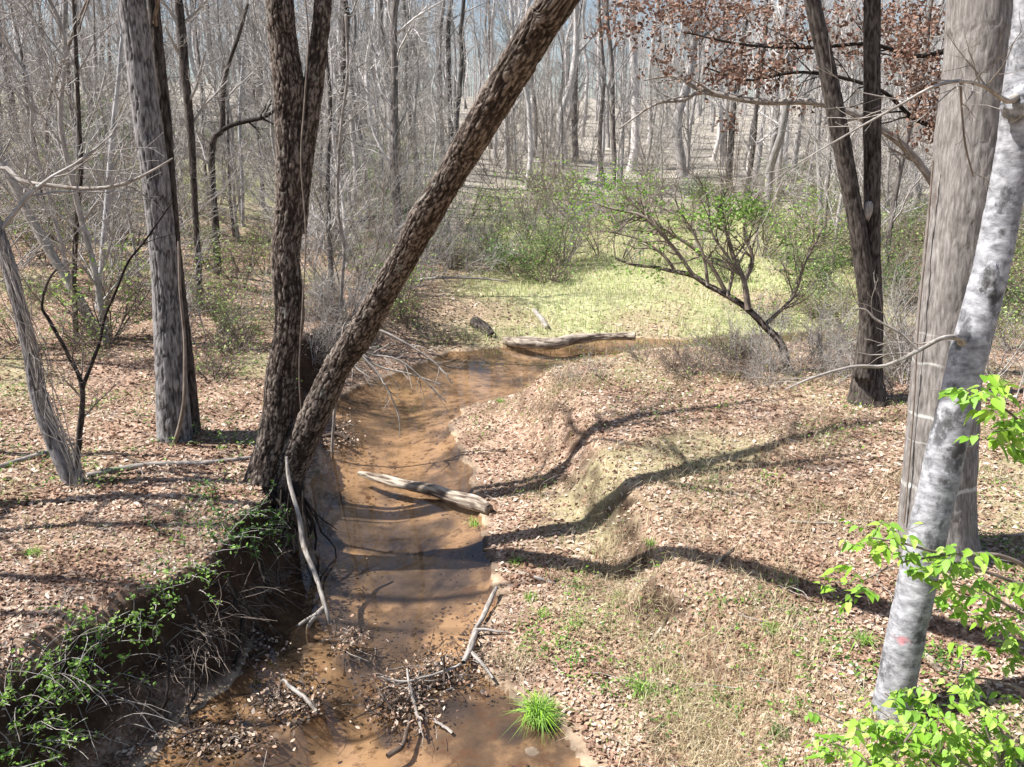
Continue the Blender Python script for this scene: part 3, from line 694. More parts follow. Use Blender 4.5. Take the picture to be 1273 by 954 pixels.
# dark twin trunks, right middle distance
b = G(1080, 500); yd = b.y
t = thing('dark_twin_tree', b, 'dark two-stemmed tree in the middle distance left of the largest trunk, base among brambles', 'tree')
P, r = pxpath([(1078, 500, 50, yd), (1079, 460, 38, yd), (1083, 400, 32, yd), (1084, 320, 25, yd), (1084, 230, 23, yd), (1084, 150, 24, yd), (1084, 60, 24, yd), (1084, -40, 23, yd)])
P, r = foot(P, r); P, r = extend(P, r, 15, seed=51)
link('upright_stem', trunk_mesh('dark_upright', P, r, b, 44, .05, 'furrow', (.35, .12), 3), t, M['darkbark'])
crown('crown', t, P, r, .6, 8, (2.0, 3.4), M['browntwig'], 51)
P, r = pxpath([(1074, 470, 30, yd - .15), (1080, 400, 26, yd - .15), (1070, 310, 25, yd - .15), (1056, 230, 25, yd - .15), (1041, 150, 25, yd - .15), (1025, 70, 23, yd - .15), (1008, -10, 22, yd - .15)])
P, r = extend(P, r, 14, seed=52)
link('leaning_stem', trunk_mesh('dark_leaning', P, r, b, 40, .05, 'furrow', None, 7), t, M['darkbark'])
crown('crown', t, P, r, .6, 7, (2.0, 3.2), M['browntwig'], 52)
blob('pale_scar', V(1079, 262, yd - .17), .085, t, b, M['stick'], 8, (.8, .7, 1.7), .3)

# oak behind, rusty leaves still on, its limb crossing the dark twins
yo = yd + 2.2; bo = Vector((V(1192, 400, yo).x, yo, 0)); bo.z = H(bo.x, bo.y)
t = thing('rusty_leaved_oak', bo, 'oak half hidden behind the largest trunk, rust-brown dead leaves still hanging', 'tree')
P, r = pxpath([(1192, 440, 30, yo), (1190, 300, 26, yo), (1188, 150, 24, yo), (1190, 0, 22, yo), (1192, -80, 20, yo)]); P, r = foot(P, r, .5); P, r = extend(P, r, 13, seed=61)
link('trunk', trunk_mesh('rusty_oak_trunk', P, r, bo, 28, .08, 'furrow', (.2, .06), 3), t, M['darkbark'])
lm = [(1188, 262, 11, yo), (1165, 236, 10, yo - .2), (1140, 200, 10, yo - .3), (1105, 167, 10, yo - .4), (1060, 141, 10.5, yo - .5), (1010, 127, 9, yo - .4), (950, 127, 8.5, yo - .2), (905, 120, 8, yo), (870, 112, 7, yo + .1), (840, 95, 4, yo + .2), (800, 100, 2, yo + .3)]
tubep('limb', lm, t, bo, M['stick'], twigs=9, seed=7, tl=(.4, 1.1))
tubep('limb', [(870, 112, 5, yo + .1), (850, 125, 4, yo + .1), (815, 130, 3, yo), (770, 160, 2, yo - .1)], t, bo, M['stick'], twigs=5, seed=8, tl=(.3, .9))
tubep('limb', [(1188, 60, 8, yo), (1140, 70, 6, yo - .2), (1080, 55, 5, yo - .3), (1000, 60, 4, yo - .3), (920, 55, 3, yo - .2), (850, 40, 2, yo)], t, bo, M['darkbark'], twigs=14, seed=9, tl=(.4, 1.2))
tubep('limb', [(1188, 160, 8, yo), (1140, 150, 6, yo - .2), (1090, 110, 5, yo - .3), (1000, 90, 4, yo - .3), (930, 100, 3, yo - .2), (880, 85, 2, yo)], t, bo, M['darkbark'], twigs=14, seed=10, tl=(.4, 1.1))
gg = np.random.default_rng(5); pos = []
for (px, py, sx, sy, n) in [(900, 60, 45, 35, 300), (950, 85, 45, 30, 420), (985, 35, 40, 30, 300), (1040, 60, 40, 35, 260), (1130, 60, 40, 40, 560), (1150, 110, 28, 35, 420), (860, 20, 45, 20, 240), (800, 35, 40, 25, 130), (910, 95, 50, 15, 260), (1130, 30, 35, 25, 300),
                            (1160, 150, 18, 30, 130), (790, 10, 35, 18, 170), (760, 30, 30, 20, 90), (840, 10, 35, 12, 180), (930, 10, 50, 12, 220), (1080, 15, 60, 15, 160), (905, 150, 14, 10, 40), (1000, 140, 16, 10, 30), (1140, 180, 15, 14, 30), (830, 85, 40, 25, 90)]:
    for k in range(int(n * 1.45)):
        # clumps of a few leaves
        if k % 5 == 0: c0 = (px + gg.normal(0, sx * .6), py + gg.normal(0, sy * .6), yo + gg.normal(0, .6))
        pos.append(V(c0[0] + gg.normal(0, 4), c0[1] + gg.normal(0, 4), c0[2] + gg.normal(0, .08)))
leaf_cloud('dead_leaves', pos, 1.0, (.045, .095), RUST, 3, 'leaf', t, M['dead'], bo, .6)['kind'] = 'stuff'

# ------------------------------------------------------------------ left side: thin leaning trees and saplings
def pxtree(name, label, L, m, sides=24, step=.06, style='furrow', top=9, seed=0, nbr=7, Lr=(1., 2.), cm=None, flare=(.15, .03), t0=.45, twl=None, sink=.3):
    b = G(L[0][0], L[0][1]); y = b.y
    P, r = pxpath([(a, c, d, y + (e[0] if e else 0)) for a, c, d, *e in L]); P, r = foot(P, r, sink)
    if top: P, r = extend(P, r, top, seed=seed, bend=.12)
    t = thing(name, b, label, 'tree')
    link('trunk', trunk_mesh(name + '_trunk', P, r, b, sides, step, style, flare, seed), t, m)
    if nbr: crown('crown', t, P, r, t0, nbr, Lr, cm or M['twig'], seed)
    return t, b, y
pxtree('leaning_grey_tree', 'rough grey trunk leaning left at the far left edge, ending beside the forked sapling', [(92, 600, 30), (72, 560, 24), (50, 500, 24), (38, 440, 22), (24, 380, 20), (8, 320, 20), (-8, 270, 18), (-30, 200, 18)], M['oak'], 32, .04, seed=71, top=8, cm=M['twig'])
pxtree('forked_sapling', 'small dark sapling forked in a Y beside the leaning grey trunk at the left', [(95, 588, 9), (99, 540, 8), (102, 483, 7), (84, 440, 5.5), (62, 400, 5), (52, 380, 4), (60, 350, 3.5), (70, 335, 3)], M['darkbark'], 12, .06, seed=72, top=0, nbr=9, Lr=(.5, .9), t0=.35, cm=M['browntwig'])
tS = C.objects['forked_sapling']; oS = tS.location; yS = oS.y
tubep('branch', [(102, 483, 6, yS), (113, 455, 5, yS), (124, 425, 4.5, yS), (130, 395, 4, yS), (145, 360, 3.5, yS), (160, 325, 3, yS), (180, 300, 2.5, yS), (215, 250, 2, yS)], tS, oS, M['darkbark'], twigs=6, seed=22, tl=(.3, .7))
pxtree('white_slender_tree', 'slender whitish trunk to the left of the big straight grey tree', [(122, 385, 8), (126, 340, 8), (131, 280, 8), (136, 220, 8), (141, 160, 7), (147, 100, 5), (150, 60, 4)], M['beech'], 16, .08, 'smooth', seed=73, top=8, Lr=(.8, 1.6))
pxtree('tilted_pale_tree', 'pale grey trunk tilted strongly left across the left side of the picture', [(122, 420, 17), (105, 385, 15), (82, 345, 14), (60, 310, 13), (35, 265, 12), (12, 220, 11), (-10, 180, 10)], M['twig'], 24, .06, 'furrow', seed=74, top=7, Lr=(.8, 1.6))
pxtree('slim_dark_tree', 'slim dark tree standing between the two leftmost pale trunks', [(95, 420, 8), (92, 350, 7), (95, 280, 7), (100, 210, 7), (98, 150, 6), (95, 80, 6), (92, 10, 5)], M['darkbark'], 14, .1, seed=75, top=9)
pxtree('crooked_thin_tree', 'thin crooked brown tree with upward branches left of the slender whitish trunk', [(60, 300, 6), (62, 240, 6), (58, 180, 6), (62, 120, 5), (78, 80, 5), (95, 30, 4), (112, -5, 3)], M['browntwig'], 12, .1, seed=76, top=8, nbr=9, Lr=(1.2, 2.4), t0=.3)
pxtree('mossy_short_tree', 'dark trunk with a crooked limb reaching right, standing behind the big grey tree', [(271, 342, 11), (269, 300, 10), (266, 250, 9), (263, 200, 9), (266, 172, 8), (276, 160, 8), (277, 120, 7), (281, 90, 6), (298, 40, 5), (308, 5, 4)], M['darkbark'], 16, .1, seed=77, top=9, nbr=8, Lr=(1.2, 2.4), t0=.3)
tS = C.objects['mossy_short_tree']; oS = tS.location; yS = oS.y
tubep('limb', [(276, 162, 7, yS), (290, 155, 6, yS - .2), (310, 150, 6, yS - .4), (330, 145, 5, yS - .6), (350, 130, 4, yS - .8), (366, 116, 3, yS - 1)], tS, oS, M['darkbark'], twigs=6, seed=23, tl=(.6, 1.4))
pxtree('straight_slim_tree', 'slim straight dark trunk between the grey oak and the flaky twin-stemmed tree', [(248, 380, 8), (247, 330, 8), (243, 270, 8), (240, 210, 9), (236, 150, 11), (230, 90, 12), (224, 20, 12)], M['darkbark'], 16, .1, seed=78, top=10)
pxtree('white_thin_tree', 'very thin pale trunk rising behind the yellow clearing on the left', [(302, 282, 5), (301, 220, 5), (298, 150, 5), (302, 80, 4.5), (308, 20, 4)], M['beech'], 10, .15, 'smooth', seed=79, top=12, Lr=(1, 2))
pxtree('vine_clad_tree', 'dark trunk with a thin vine, just right of the upright flaky stem', [(418, 310, 17), (419, 270, 14), (421, 220, 12), (424, 160, 11), (428, 100, 10), (430, 30, 10)], M['darkbark'], 18, .08, seed=80, top=11, Lr=(1.2, 2.2))
tS = C.objects['vine_clad_tree']; oS = tS.location; yS = oS.y
tubep('limb', [(430, 285, 7, yS - .1), (455, 272, 6, yS - .2), (480, 270, 5.5, yS - .4), (505, 262, 5, yS - .5), (530, 245, 3, yS - .6)], tS, oS, M['darkbark'], twigs=4, seed=24, tl=(.4, .9))
pxtree('pale_sinuous_tree', 'thin pale sinuous stem just right of the upright flaky stem, above the bank', [(424, 396, 5.5), (425, 350, 5), (428, 310, 5), (420, 260, 4.5), (421, 200, 4.5), (425, 150, 4), (432, 90, 3.5), (430, 20, 3)], M['stick'], 10, .05, 'smooth', seed=81, top=7, nbr=14, Lr=(.8, 1.8), t0=.2)
# sapling whose long pale branch arches in from the left
bL = G(-60, 560); t = thing('arching_sapling', bL, 'sapling at the left edge with one long pale branch arching across the picture', 'tree'); yS = bL.y
tubep('stem', [(-60, 580, 12, yS), (-58, 450, 10, yS), (-50, 320, 9, yS), (-30, 240, 6, yS), (0, 206, 6, yS - .1), (25, 225, 6, yS - .2), (65, 231, 5.5, yS - .3), (110, 235, 5, yS - .4), (150, 230, 4.5, yS - .5), (185, 215, 3.5, yS - .5), (215, 197, 2, yS - .5)], t, bL, M['stick'], twigs=9, seed=31, tl=(.3, .9))

# trees standing outside the frame on the left: their shadows stripe the bank
for k, (x, y, h, rad, s) in enumerate([(-9.2, 8.8, 12, .15, 1), (-8.6, 7.9, 10, .08, 2), (-10.5, 7.2, 13, .13, 3), (-7.6, 6.4, 9, .07, 4)]):
    rr_ = random.Random(90 + s); b = Vector((x, y, H(x, y))); P = [b + Vector((0, 0, -.3))] + [b + Vector((rr_.uniform(-.2, .2) * q, rr_.uniform(-.2, .2) * q, h * q / 4)) for q in range(0, 5)]
    t = thing('bank_tree', b, ['stout tree just outside the left edge throwing the upper shadow stripe', 'thin tree just outside the left edge beside the stout one', 'tall tree further out beyond the left edge', 'young tree nearest the camera beyond the left edge'][k], 'tree')
    rd = [rad * 1.1, rad, rad * .85, rad * .7, rad * .5, rad * .2]
    link('trunk', trunk_mesh('bank_tree_trunk', P, rd, b, 20, .12, 'furrow', (.2, .05), s), t, M['oak'])
    crown('crown', t, P, rd, .35, 9, (1.3, 2.6), M['browntwig'], 91 + s)

# ------------------------------------------------------------------ arching shrub tree at the terrace edge
b = G(980, 468); ya = b.y
t = thing('arching_shrub_tree', b, 'crooked dark small tree arching left over the far bank with sparse fresh green leaves', 'tree')
TA = [(980, 470, 13), (972, 430, 10), (950, 405, 9), (930, 385, 8.5), (905, 368, 8), (880, 355, 7.5), (862, 343, 7), (840, 338, 6), (812, 332, 5), (790, 330, 3.5), (765, 322, 2.5)]
P, r = pxpath([(a, c, d, ya + .12 * k) for k, (a, c, d) in enumerate(TA)])
P, r = foot(P, r, .3)
link('trunk', trunk_mesh('arching_trunk', P, r, b, 18, .05, 'furrow', None, 5), t, M['birch'])
subs = [[(930, 385, 9), (925, 350, 7), (912, 320, 6), (902, 285, 5), (893, 260, 4), (905, 235, 2)], [(905, 368, 6), (880, 325, 5), (850, 300, 5), (825, 285, 4), (800, 265, 3), (770, 240, 2)], [(862, 343, 6), (835, 305, 5), (800, 270, 4), (770, 262, 3), (745, 255, 2)],
        [(925, 350, 6), (935, 320, 5), (925, 290, 4), (930, 262, 3), (945, 240, 2)], [(840, 338, 5), (825, 318, 4), (800, 300, 3), (765, 290, 2), (735, 285, 1.5)], [(950, 405, 6), (985, 370, 4), (1000, 330, 3), (1020, 290, 2)], [(880, 355, 5), (875, 320, 4), (862, 290, 3), (840, 250, 2), (845, 220, 1.4)],
        [(905, 368, 5), (910, 330, 4), (885, 290, 3.4), (880, 250, 2.6), (865, 215, 1.6)]]
pos = []; gg = np.random.default_rng(8)
for k, sb in enumerate(subs):
    yk = ya + .3 + gg.uniform(-.4, .7)
    tubep('branch', [(a, c, d, yk + .06 * i) for i, (a, c, d) in enumerate(sb)], t, b, M['browntwig'], 6, 20, twigs=20, seed=60 + k, tl=(.35, 1.0), rmin=.004)
for (px, py, sx, sy, n) in [(770, 235, 40, 25, 260), (740, 265, 35, 25, 240), (820, 300, 40, 18, 160), (890, 275, 30, 16, 420), (925, 262, 26, 14, 420), (905, 250, 20, 10, 200), (860, 320, 50, 30, 120), (745, 225, 25, 14, 120), (800, 270, 40, 16, 140), (980, 300, 30, 30, 100), (960, 350, 30, 30, 90), (790, 335, 50, 10, 140), (845, 268, 20, 10, 120)]:
    for _ in range(n // 3):
        c0 = (px + gg.normal(0, sx * .7), py + gg.normal(0, sy * .7), ya + .6 + gg.normal(0, .5))
        for q in range(3): pos.append(V(c0[0] + gg.normal(0, 4), c0[1] + gg.normal(0, 3), c0[2]))
leaf_cloud('foliage', pos, .6, (.04, .085), GREEN, 4, 'leaf', t, M['green'], b)['kind'] = 'stuff'

# ------------------------------------------------------------------ logs and sticks
def lying(name, label, cat, L, m, z0=None, sides=28, step=.02, style='log', lift=0, seed=0, ends=True, group=None):
    """L [(px,py,width_px[,z])]: lies on ground or water at the pixel"""
    P, r = [], []
    for e in L:
        p = U(e[0], e[1], e[3]) if len(e) > 3 else G(e[0], e[1]); rad = e[2] * mpp(p) / 2 * (.8 if style == 'smooth' else 1)
        if len(e) <= 3: p = p + Vector((0, 0, rad * .6))
        P.append(p); r.append(rad)
    o = P[len(P) // 2].copy()
    me = trunk_mesh(name, P, r, o, sides, step, style, None, seed)
    ob = link(name, me, None, m); ob.location = o; tag(ob, label, cat, group); return ob, P, r
lying('creek_log', 'weathered half-sunk log with dark peeled patches lying from mid creek to the right shore', 'log', [(446, 589, 6, .01), (470, 594, 11, .04), (500, 602, 12, .05), (535, 609, 15, .06), (565, 619, 17, .08), (592, 626, 20, .10), (608, 634, 14, .10)], M['log'], seed=3)
lying('pool_log', 'long brown weathered log lying along the far edge of the creek pool', 'log', [(627, 424, 11, .12), (655, 426, 15, .15), (690, 427, 14, .16), (715, 422, 13, .2), (745, 419, 10, .24), (770, 418, 9, .26), (790, 418, 11, .28)], M['log'], seed=8, sides=32)
lying('bleached_log_end', 'short bleached pale log end pointing at the pool log', 'log', [(664, 388, 6), (672, 398, 7), (680, 410, 7)], M['stick'], seed=9, step=.05)
lying('dark_stump', 'small dark rotten stump at the far pool shore left of the log', 'stump', [(590, 405, 14), (600, 412, 16), (612, 420, 9)], M['darkbark'], seed=10, step=.03)
lying('fallen_branch', 'long grey fallen branch lying on leaves from the leftmost trunks to the flaky twin tree', 'branch', [(108, 594, 9), (140, 587, 9), (180, 581, 9), (220, 579, 8), (265, 577, 8), (312, 571, 6)], M['stick'], seed=11, sides=14, style='smooth')
lying('fallen_branch', 'short grey fallen branch running out of the left edge of the picture', 'branch', [(-10, 586, 8), (20, 576, 8), (50, 567, 8), (92, 553, 6)], M['stick'], seed=12, sides=14, style='smooth')
# pale limb leaning from the twin tree into the water
b = U(411, 778, 0); yl = b.y
t = thing('leaning_dead_limb', b, 'bare pale dead limb leaning from the twin tree foot down into the creek', 'branch')
P, r = pxpath([(411, 780, 4.5, yl), (405, 757, 6, yl + .1), (392, 715, 6, yl + .35), (378, 680, 6.5, yl + .65), (371, 640, 5.5, yl + .95), (360, 600, 5.5, yl + 1.2), (356, 568, 3.5, yl + 1.35)])
P[0].z -= .1
link('stem', trunk_mesh('dead_limb_stem', P, r, b, 14, .02, 'smooth', None, 5), t, M['stick'])
tubep('twig', [(402, 756, 6, yl + .1), (392, 766, 6, yl), (383, 780, 5, yl - .02), (383, 800, 4.5, yl - .05), (383, 830, 3.5, yl - .1)], t, b, M['stick'], 8, 24, twigs=0, seed=3)
tubep('twig', [(394, 763, 5, yl), (375, 775, 4.5, yl), (352, 793, 4, yl + .05), (340, 808, 3.6, yl), (315, 818, 3.4, yl - .05), (290, 820, 2.8, yl)], t, b, M['stick'], 8, 24, twigs=3, seed=4)
# sticks along the right waterline
yk = 0
lying('forked_driftwood', 'bleached driftwood stick standing up at the right waterline, upper of the two', 'stick', [(617, 731, 6, .12), (608, 750, 8, .09), (600, 768, 8, .07), (591, 782, 6, .05), (584, 800, 6, .03)], M['stick'], seed=13, sides=12, style='smooth')
tubeL = [[(592, 785, 7), (587, 800, 8), (582, 812, 8), (576, 824, 6)], [(590, 783, 4), (604, 783, 4), (618, 785, 3), (632, 786, 2)], [(587, 812, 5), (598, 824, 5), (606, 834, 4), (613, 844, 3)]]
b = U(586, 806, .06); t = thing('forked_driftwood', b, 'bleached forked driftwood stick with three prongs on the right waterline, lower of the two', 'stick')
for k, L_ in enumerate(tubeL):
    tb = Tubes(); PP = [U(a, c, .09) for a, c, d in L_]; rr2 = [d * mpp(PP[0]) / 2 for a, c, d in L_]
    q, qr = spline(PP, rr2, 16); tb.add([p - np.array(tuple(b)) for p in q], list(qr), 9); link('prong', tb.mesh('prong'), t, M['stick'])
lying('bank_stick', 'short dark stick lying on the leafy terrace right of the shadow bend', 'stick', [(870, 718, 5), (885, 706, 6), (898, 695, 6), (912, 683, 5)], M['log'], seed=14, sides=10, style='smooth')
lying('bank_stick', 'pale broken stick on the point bar beside the tree shadow', 'stick', [(645, 712, 4), (660, 718, 5), (675, 722, 5), (690, 727, 4)], M['stick'], seed=15, sides=10, style='smooth')
lying('bank_stick', 'dark curved stick at the foot of the dry grass slope', 'stick', [(792, 812, 4), (806, 802, 6), (820, 787, 6), (830, 770, 5)], M['log'], seed=16, sides=10, style='smooth')
lying('bank_stick', 'long pale stick lying left of the largest trunk on the terrace', 'stick', [(978, 650, 4), (1005, 652, 4), (1035, 652, 3.4), (1075, 648, 3), (1110, 655, 3)], M['stick'], seed=17, sides=10, style='smooth')
lying('bank_stick', 'tiny dark stub of wood on the lower right terrace', 'stick', [(855, 860, 5), (868, 855, 7), (878, 856, 5)], M['log'], seed=18, sides=10, style='smooth')
lying('bank_stick', 'grey stick on the ground to the right of the leaning pale trunk foot', 'stick', [(1165, 880, 5), (1190, 876, 7), (1215, 872, 7), (1250, 868, 5)], M['log'], seed=19, sides=10, style='smooth')
lying('bank_stick', 'grey pointed stick poking out beside the foot of the leaning pale trunk', 'stick', [(1150, 818, 10), (1160, 828, 12), (1168, 838, 9)], M['log'], seed=20, sides=10, style='smooth')

# debris jams in the creek
def jam(label, px, py, rx, ry, n, seed, big=()):
    c = U(px, py, 0); t = thing('debris_jam', c, label, 'driftwood'); rr_ = random.Random(seed)
    for wet in (0, 1):
        tb = Tubes()
        for k in range(n * (3 if wet == 0 else 1) // 2):
            p = U(px + rr_.gauss(0, rx), py + rr_.gauss(0, ry), rr_.uniform(.0, .07)) - c
            d = Vector((rr_.gauss(0, 1), rr_.gauss(0, 1), rr_.gauss(0, .22))); L_ = rr_.uniform(.10, .42)
            pts = wander(p, d, L_, 5, .18, 0, rr_); r0 = rr_.uniform(.0018, .0055)
            tb.add(pts, [r0 * (1 - .12 * q) for q in range(6)], 5)
        link('twig_tangle', tb.mesh('twig_tangle'), t, M['stick'] if wet else M['darkbark'])['kind'] = 'stuff'
    for L_ in big:
        tb = Tubes(); PP = [U(a, c_, z) for a, c_, d, z in L_]; rr2 = [d * mpp(PP[0]) * .34 for a, c_, d, z in L_]
        q, qr = spline(PP, rr2, 16); q = q + np.cumsum(np.random.default_rng(len(L_) + int(px)).normal(0, .004, q.shape), 0); tb.add([p - np.array(tuple(c)) for p in q], list(qr), 8); link('stick', tb.mesh('stick'), t, M['log'] if len(L_) == 3 else M['stick'])
    gg = np.random.default_rng(seed); pos = [U(px + gg.normal(0, rx), py + gg.normal(0, ry), .02 + abs(gg.normal(0, .03))) for _ in range(n * 11)]
    leaf_cloud('leaf_litter', pos, .5, (.03, .065), TAN + [(.12, .085, .06), (.08, .06, .05), (.17, .12, .09)] * 4, seed, 'leaf', t, M['dead'], c)['kind'] = 'stuff'
jam('tangle of twigs and wet leaves heaped in mid creek at the bottom of the picture', 500, 868, 24, 18, 60, 1,
    [[(465, 850, 4, .1), (478, 868, 4, .12), (492, 886, 4, .05)], [(506, 832, 4, .22), (512, 862, 5, .1), (520, 890, 6, .03), (524, 912, 5, .02)], [(435, 894, 2.5, .05), (465, 880, 3, .08), (490, 860, 3, .12)], [(540, 893, 5, .04), (562, 908, 6, .03)], [(510, 890, 5, .05), (500, 925, 9, .02), (483, 940, 10, .01)]])
jam('bridge of leaves and sticks joining the twig tangle to the right shore', 545, 833, 22, 12, 40, 2, [[(470, 842, 3, .1), (505, 848, 4, .1), (545, 838, 5, .1), (575, 828, 5, .1)], [(552, 815, 4, .25), (551, 835, 5, .1), (553, 850, 5, .04)]])
jam('dark wet debris with a pale broken branch on the left shoal of the creek', 360, 868, 22, 14, 40, 3, [[(352, 845, 6, .12), (368, 860, 8, .1), (385, 878, 7, .06), (394, 890, 5, .03)], [(352, 845, 3, .1), (345, 860, 3, .1), (350, 872, 2.4, .08)]])
jam('small dark clump of wet leaves in the creek below the dead limb', 435, 795, 14, 10, 16, 4)
jam('heap of pale leaves and twigs washed onto the bottom left shoal', 268, 915, 40, 14, 40, 5, [[(215, 925, 4, .05), (250, 905, 4, .1), (290, 912, 4, .08)]])
jam('leafy debris caught at the left shore behind the leaning stem', 420, 528, 12, 8, 20, 6)
jam('dark driftwood mound at the left shore under the leaning stem', 418, 548, 14, 6, 30, 7, [[(400, 543, 7, .1), (418, 540, 9, .14), (434, 546, 8, .08)]])
jam('fan of thin sunken twigs under the left bank', 310, 800, 24, 14, 20, 8, [[(250, 780, 4, .6), (290, 800, 3.5, .2), (340, 808, 3, .08)]])
jam('line of leaves washed ashore along the right waterline', 600, 800, 12, 24, 20, 9)

# ------------------------------------------------------------------ woods behind: prototypes, then linked copies
BGC = [dict(n=5, wob=.16, up=.10, kids=7, t0=.15, ang=(25, 60), len=(.35, .7), rad=.5, sides=4, rmin=.012),
       dict(n=4, wob=.18, up=.06, kids=5, t0=.15, ang=(20, 60), len=(.4, .7), rad=.5, sides=3, rmin=.008),
       dict(n=2, wob=.2, up=.05, kids=0, t0=.2, ang=(25, 60), len=(.4, .7), rad=.5, sides=3, rmin=.006)]
def bg_proto(seed, h, rad, t0, n, Lr, m, m2, name, fork=False):
    r = random.Random(seed); P = [Vector((0, 0, -.6))] + [Vector((r.gauss(0, .012) * h * q / 3, r.gauss(0, .012) * h * q / 3, h * q / 6)) for q in range(7)]
    rd = [rad * 1.5, rad * 1.25, rad, rad * .9, rad * .78, rad * .62, rad * .4, rad * .12]
    t = thing(name, (0, 0, 0), 'x', 'tree')
    q, qr = spline(P, rd, 26); ln = np.linspace(0, h, 26)
    q[:, 0] += .02 * h * fbm(ln * .35, seed, 0, 2, seed) ; q[:, 1] += .02 * h * fbm(ln * .35, seed + 9, 0, 2, seed)
    tb = Tubes(); tb.add(q, list(qr), 9)
    link('trunk', tb.mesh('bg_trunk'), t, m)
    crown('crown', t, q, list(qr), t0, n, Lr, m2, seed, BGC, .45)
    return t
def bgbark_dark(t, b):
    n = noise(t, vec(t, 'bark', (14, 14, 3)), 1, 4); c = ramp(t, n, [(.3, (.05, .042, .038)), (.55, (.13, .115, .105)), (.72, (.25, .23, .215))])
    h = N(t, 'ShaderNodeHueSaturation'); t.links.new(objrand(t, .6, 1.7), h.inputs['Value']); t.links.new(c, h.inputs['Color']); t.links.new(h.outputs[0], b.inputs['Base Color'])
M['bgdark'] = mat('far_dark_tree_bark', bgbark_dark)
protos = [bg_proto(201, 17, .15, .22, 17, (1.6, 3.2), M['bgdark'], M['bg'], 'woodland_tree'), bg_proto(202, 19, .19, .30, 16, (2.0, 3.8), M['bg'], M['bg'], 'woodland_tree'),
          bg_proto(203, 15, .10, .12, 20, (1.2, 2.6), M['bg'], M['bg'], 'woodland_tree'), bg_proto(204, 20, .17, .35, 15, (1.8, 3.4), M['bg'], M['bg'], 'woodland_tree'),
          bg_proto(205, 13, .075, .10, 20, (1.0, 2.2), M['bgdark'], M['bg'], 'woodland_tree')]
def place(proto, x, y, s, label, group=None, sz=None, tilt=.03, name=None):
    r = copy_thing(proto, (x, y, H(x, y)), rnd.uniform(0, 6.28), (s, sz or s), label, group, (rnd.gauss(0, tilt), rnd.gauss(0, tilt)))
    if name: r.name = name
    return r
# hand-placed trunks one can tell apart: base px, base py, width px, proto, label
HP = [(703, 205, 9, 1, 'palest of the straight trunks behind the bright green bush in the centre'), (716, 200, 7, 0, 'pale trunk right beside the palest one behind the centre bush'),
      (783, 212, 10, 3, 'grey trunk just behind the pale branches right of centre'), (845, 222, 11, 1, 'thick pale-footed trunk behind the arching shrub tree'), (905, 240, 8, 0, 'grey trunk rising above the arching shrub tree between green bushes'),
      (757, 235, 6, 4, 'slender trunk standing in scrub left of the thick pale-footed one'), (560, 215, 7, 0, 'grey trunk glimpsed just left of the leaning flaky stem'), (628, 215, 6, 2, 'slim trunk just right of the leaning flaky stem in the woods'),
      (488, 235, 8, 3, 'grey trunk between the upright and the leaning flaky stems'), (455, 262, 6, 2, 'slim trunk in the tangle right of the vine-clad dark tree'), (20, 178, 9, 0, 'grey trunk near the top left corner'), (112, 140, 8, 3, 'dark straight trunk in the upper left woods'),
      (48, 190, 7, 1, 'trunk second from the left edge in the far woods'), (935, 262, 6, 4, 'thin trunk left of the dark twin stems'), (1125, 300, 9, 1, 'trunk in the scrub between dark twin tree and largest trunk'), (965, 250, 7, 2, 'slim grey trunk behind the bushes left of the dark leaning stem')]
for (px, py, wd, k, lab) in HP:
    p = G(px, py)
    for _ in range(1):
        rad = [.15, .19, .10, .17, .075][k]; s = wd * mpp(p) / 2 / (rad * 1.05)
        place(protos[k], p.x, p.y, s, lab, sz=max(s, .8), tilt=.015)
def ok(x, y, pad=0):
    if y < 50 and -2 - pad < x < 11 + .1 * (y - 20) + pad: return False
    if float(bil(DD, x, y)) < 1.2: return False
    return True
SEG = [(-400, 0, 'beyond the left picture edge'), (0, 190, 'left of the straight grey tree'), (190, 345, 'between grey tree and upright flaky stem'), (345, 640, 'between the two flaky stems'),
       (640, 850, 'right of the leaning flaky stem'), (850, 1065, 'behind the arching shrub tree'), (1065, 1180, 'between dark twin tree and largest trunk'), (1180, 9999, 'right of the largest trunk')]
def where(x, y):
    p = Vector((x, y, H(x, y))); px = CX + F * x / depth(p)
    for a, b_, w_ in SEG:
        if a <= px < b_: return w_
    return SEG[0][2]
def woods_label(x, y, k):
    look = ['slim', 'stout', 'low-branched', 'tall straight', 'thin whippy', 'small pale'][k]
    band = 'near' if y < 32 else ('mid-distance' if y < 60 else ('far' if y < 95 else 'farthest'))
    w_ = where(x, y); return f'{look} bare tree in {band} woods {w_}', f'{look} trees in the {band} woods {w_}'
def brush_label(x, y, k):
    look = ['arching bare shrub', 'low spreading bare shrub', 'tall bare brown shrub', 'ground-hugging pale bare brush', 'ground-hugging brown bare brush'][k]
    band = 'near' if y < 20 else ('mid-distance' if y < 34 else 'far'); w_ = where(x, y); return f'{look} at {band} range {w_}', f'{look}s at {band} range {w_}'
placed = []
def scatter(n, ya, yb_, lo, hi, ks, smin, smax, mind, used=placed):
    c = 0; tries = 0
    if ya >= 44: ks = [q for q in ks if q not in (0, 4)] * 4 + [0, 4]
    while c < n and tries < n * 60:
        tries += 1
        y = math.sqrt(rnd.uniform(ya**2, yb_**2)); x = rnd.uniform(lo, hi) * y
        if not ok(x, y): continue
        if any((x - a)**2 + (y - b_)**2 < mind**2 for a, b_ in used): continue
        # keep sight of the near hand-placed trees: none too close
        if y < 30 and 'between grey' in where(x, y): continue
        used.append((x, y)); k = rnd.choice(ks); l_, g_ = woods_label(x, y, k)
        place(protos[k], x, y, rnd.uniform(smin, smax), l_, g_); c += 1
protos.append(bg_proto(206, 8, .055, .10, 24, (1.0, 2.4), M['twig'], M['twig'], 'woodland_tree'))
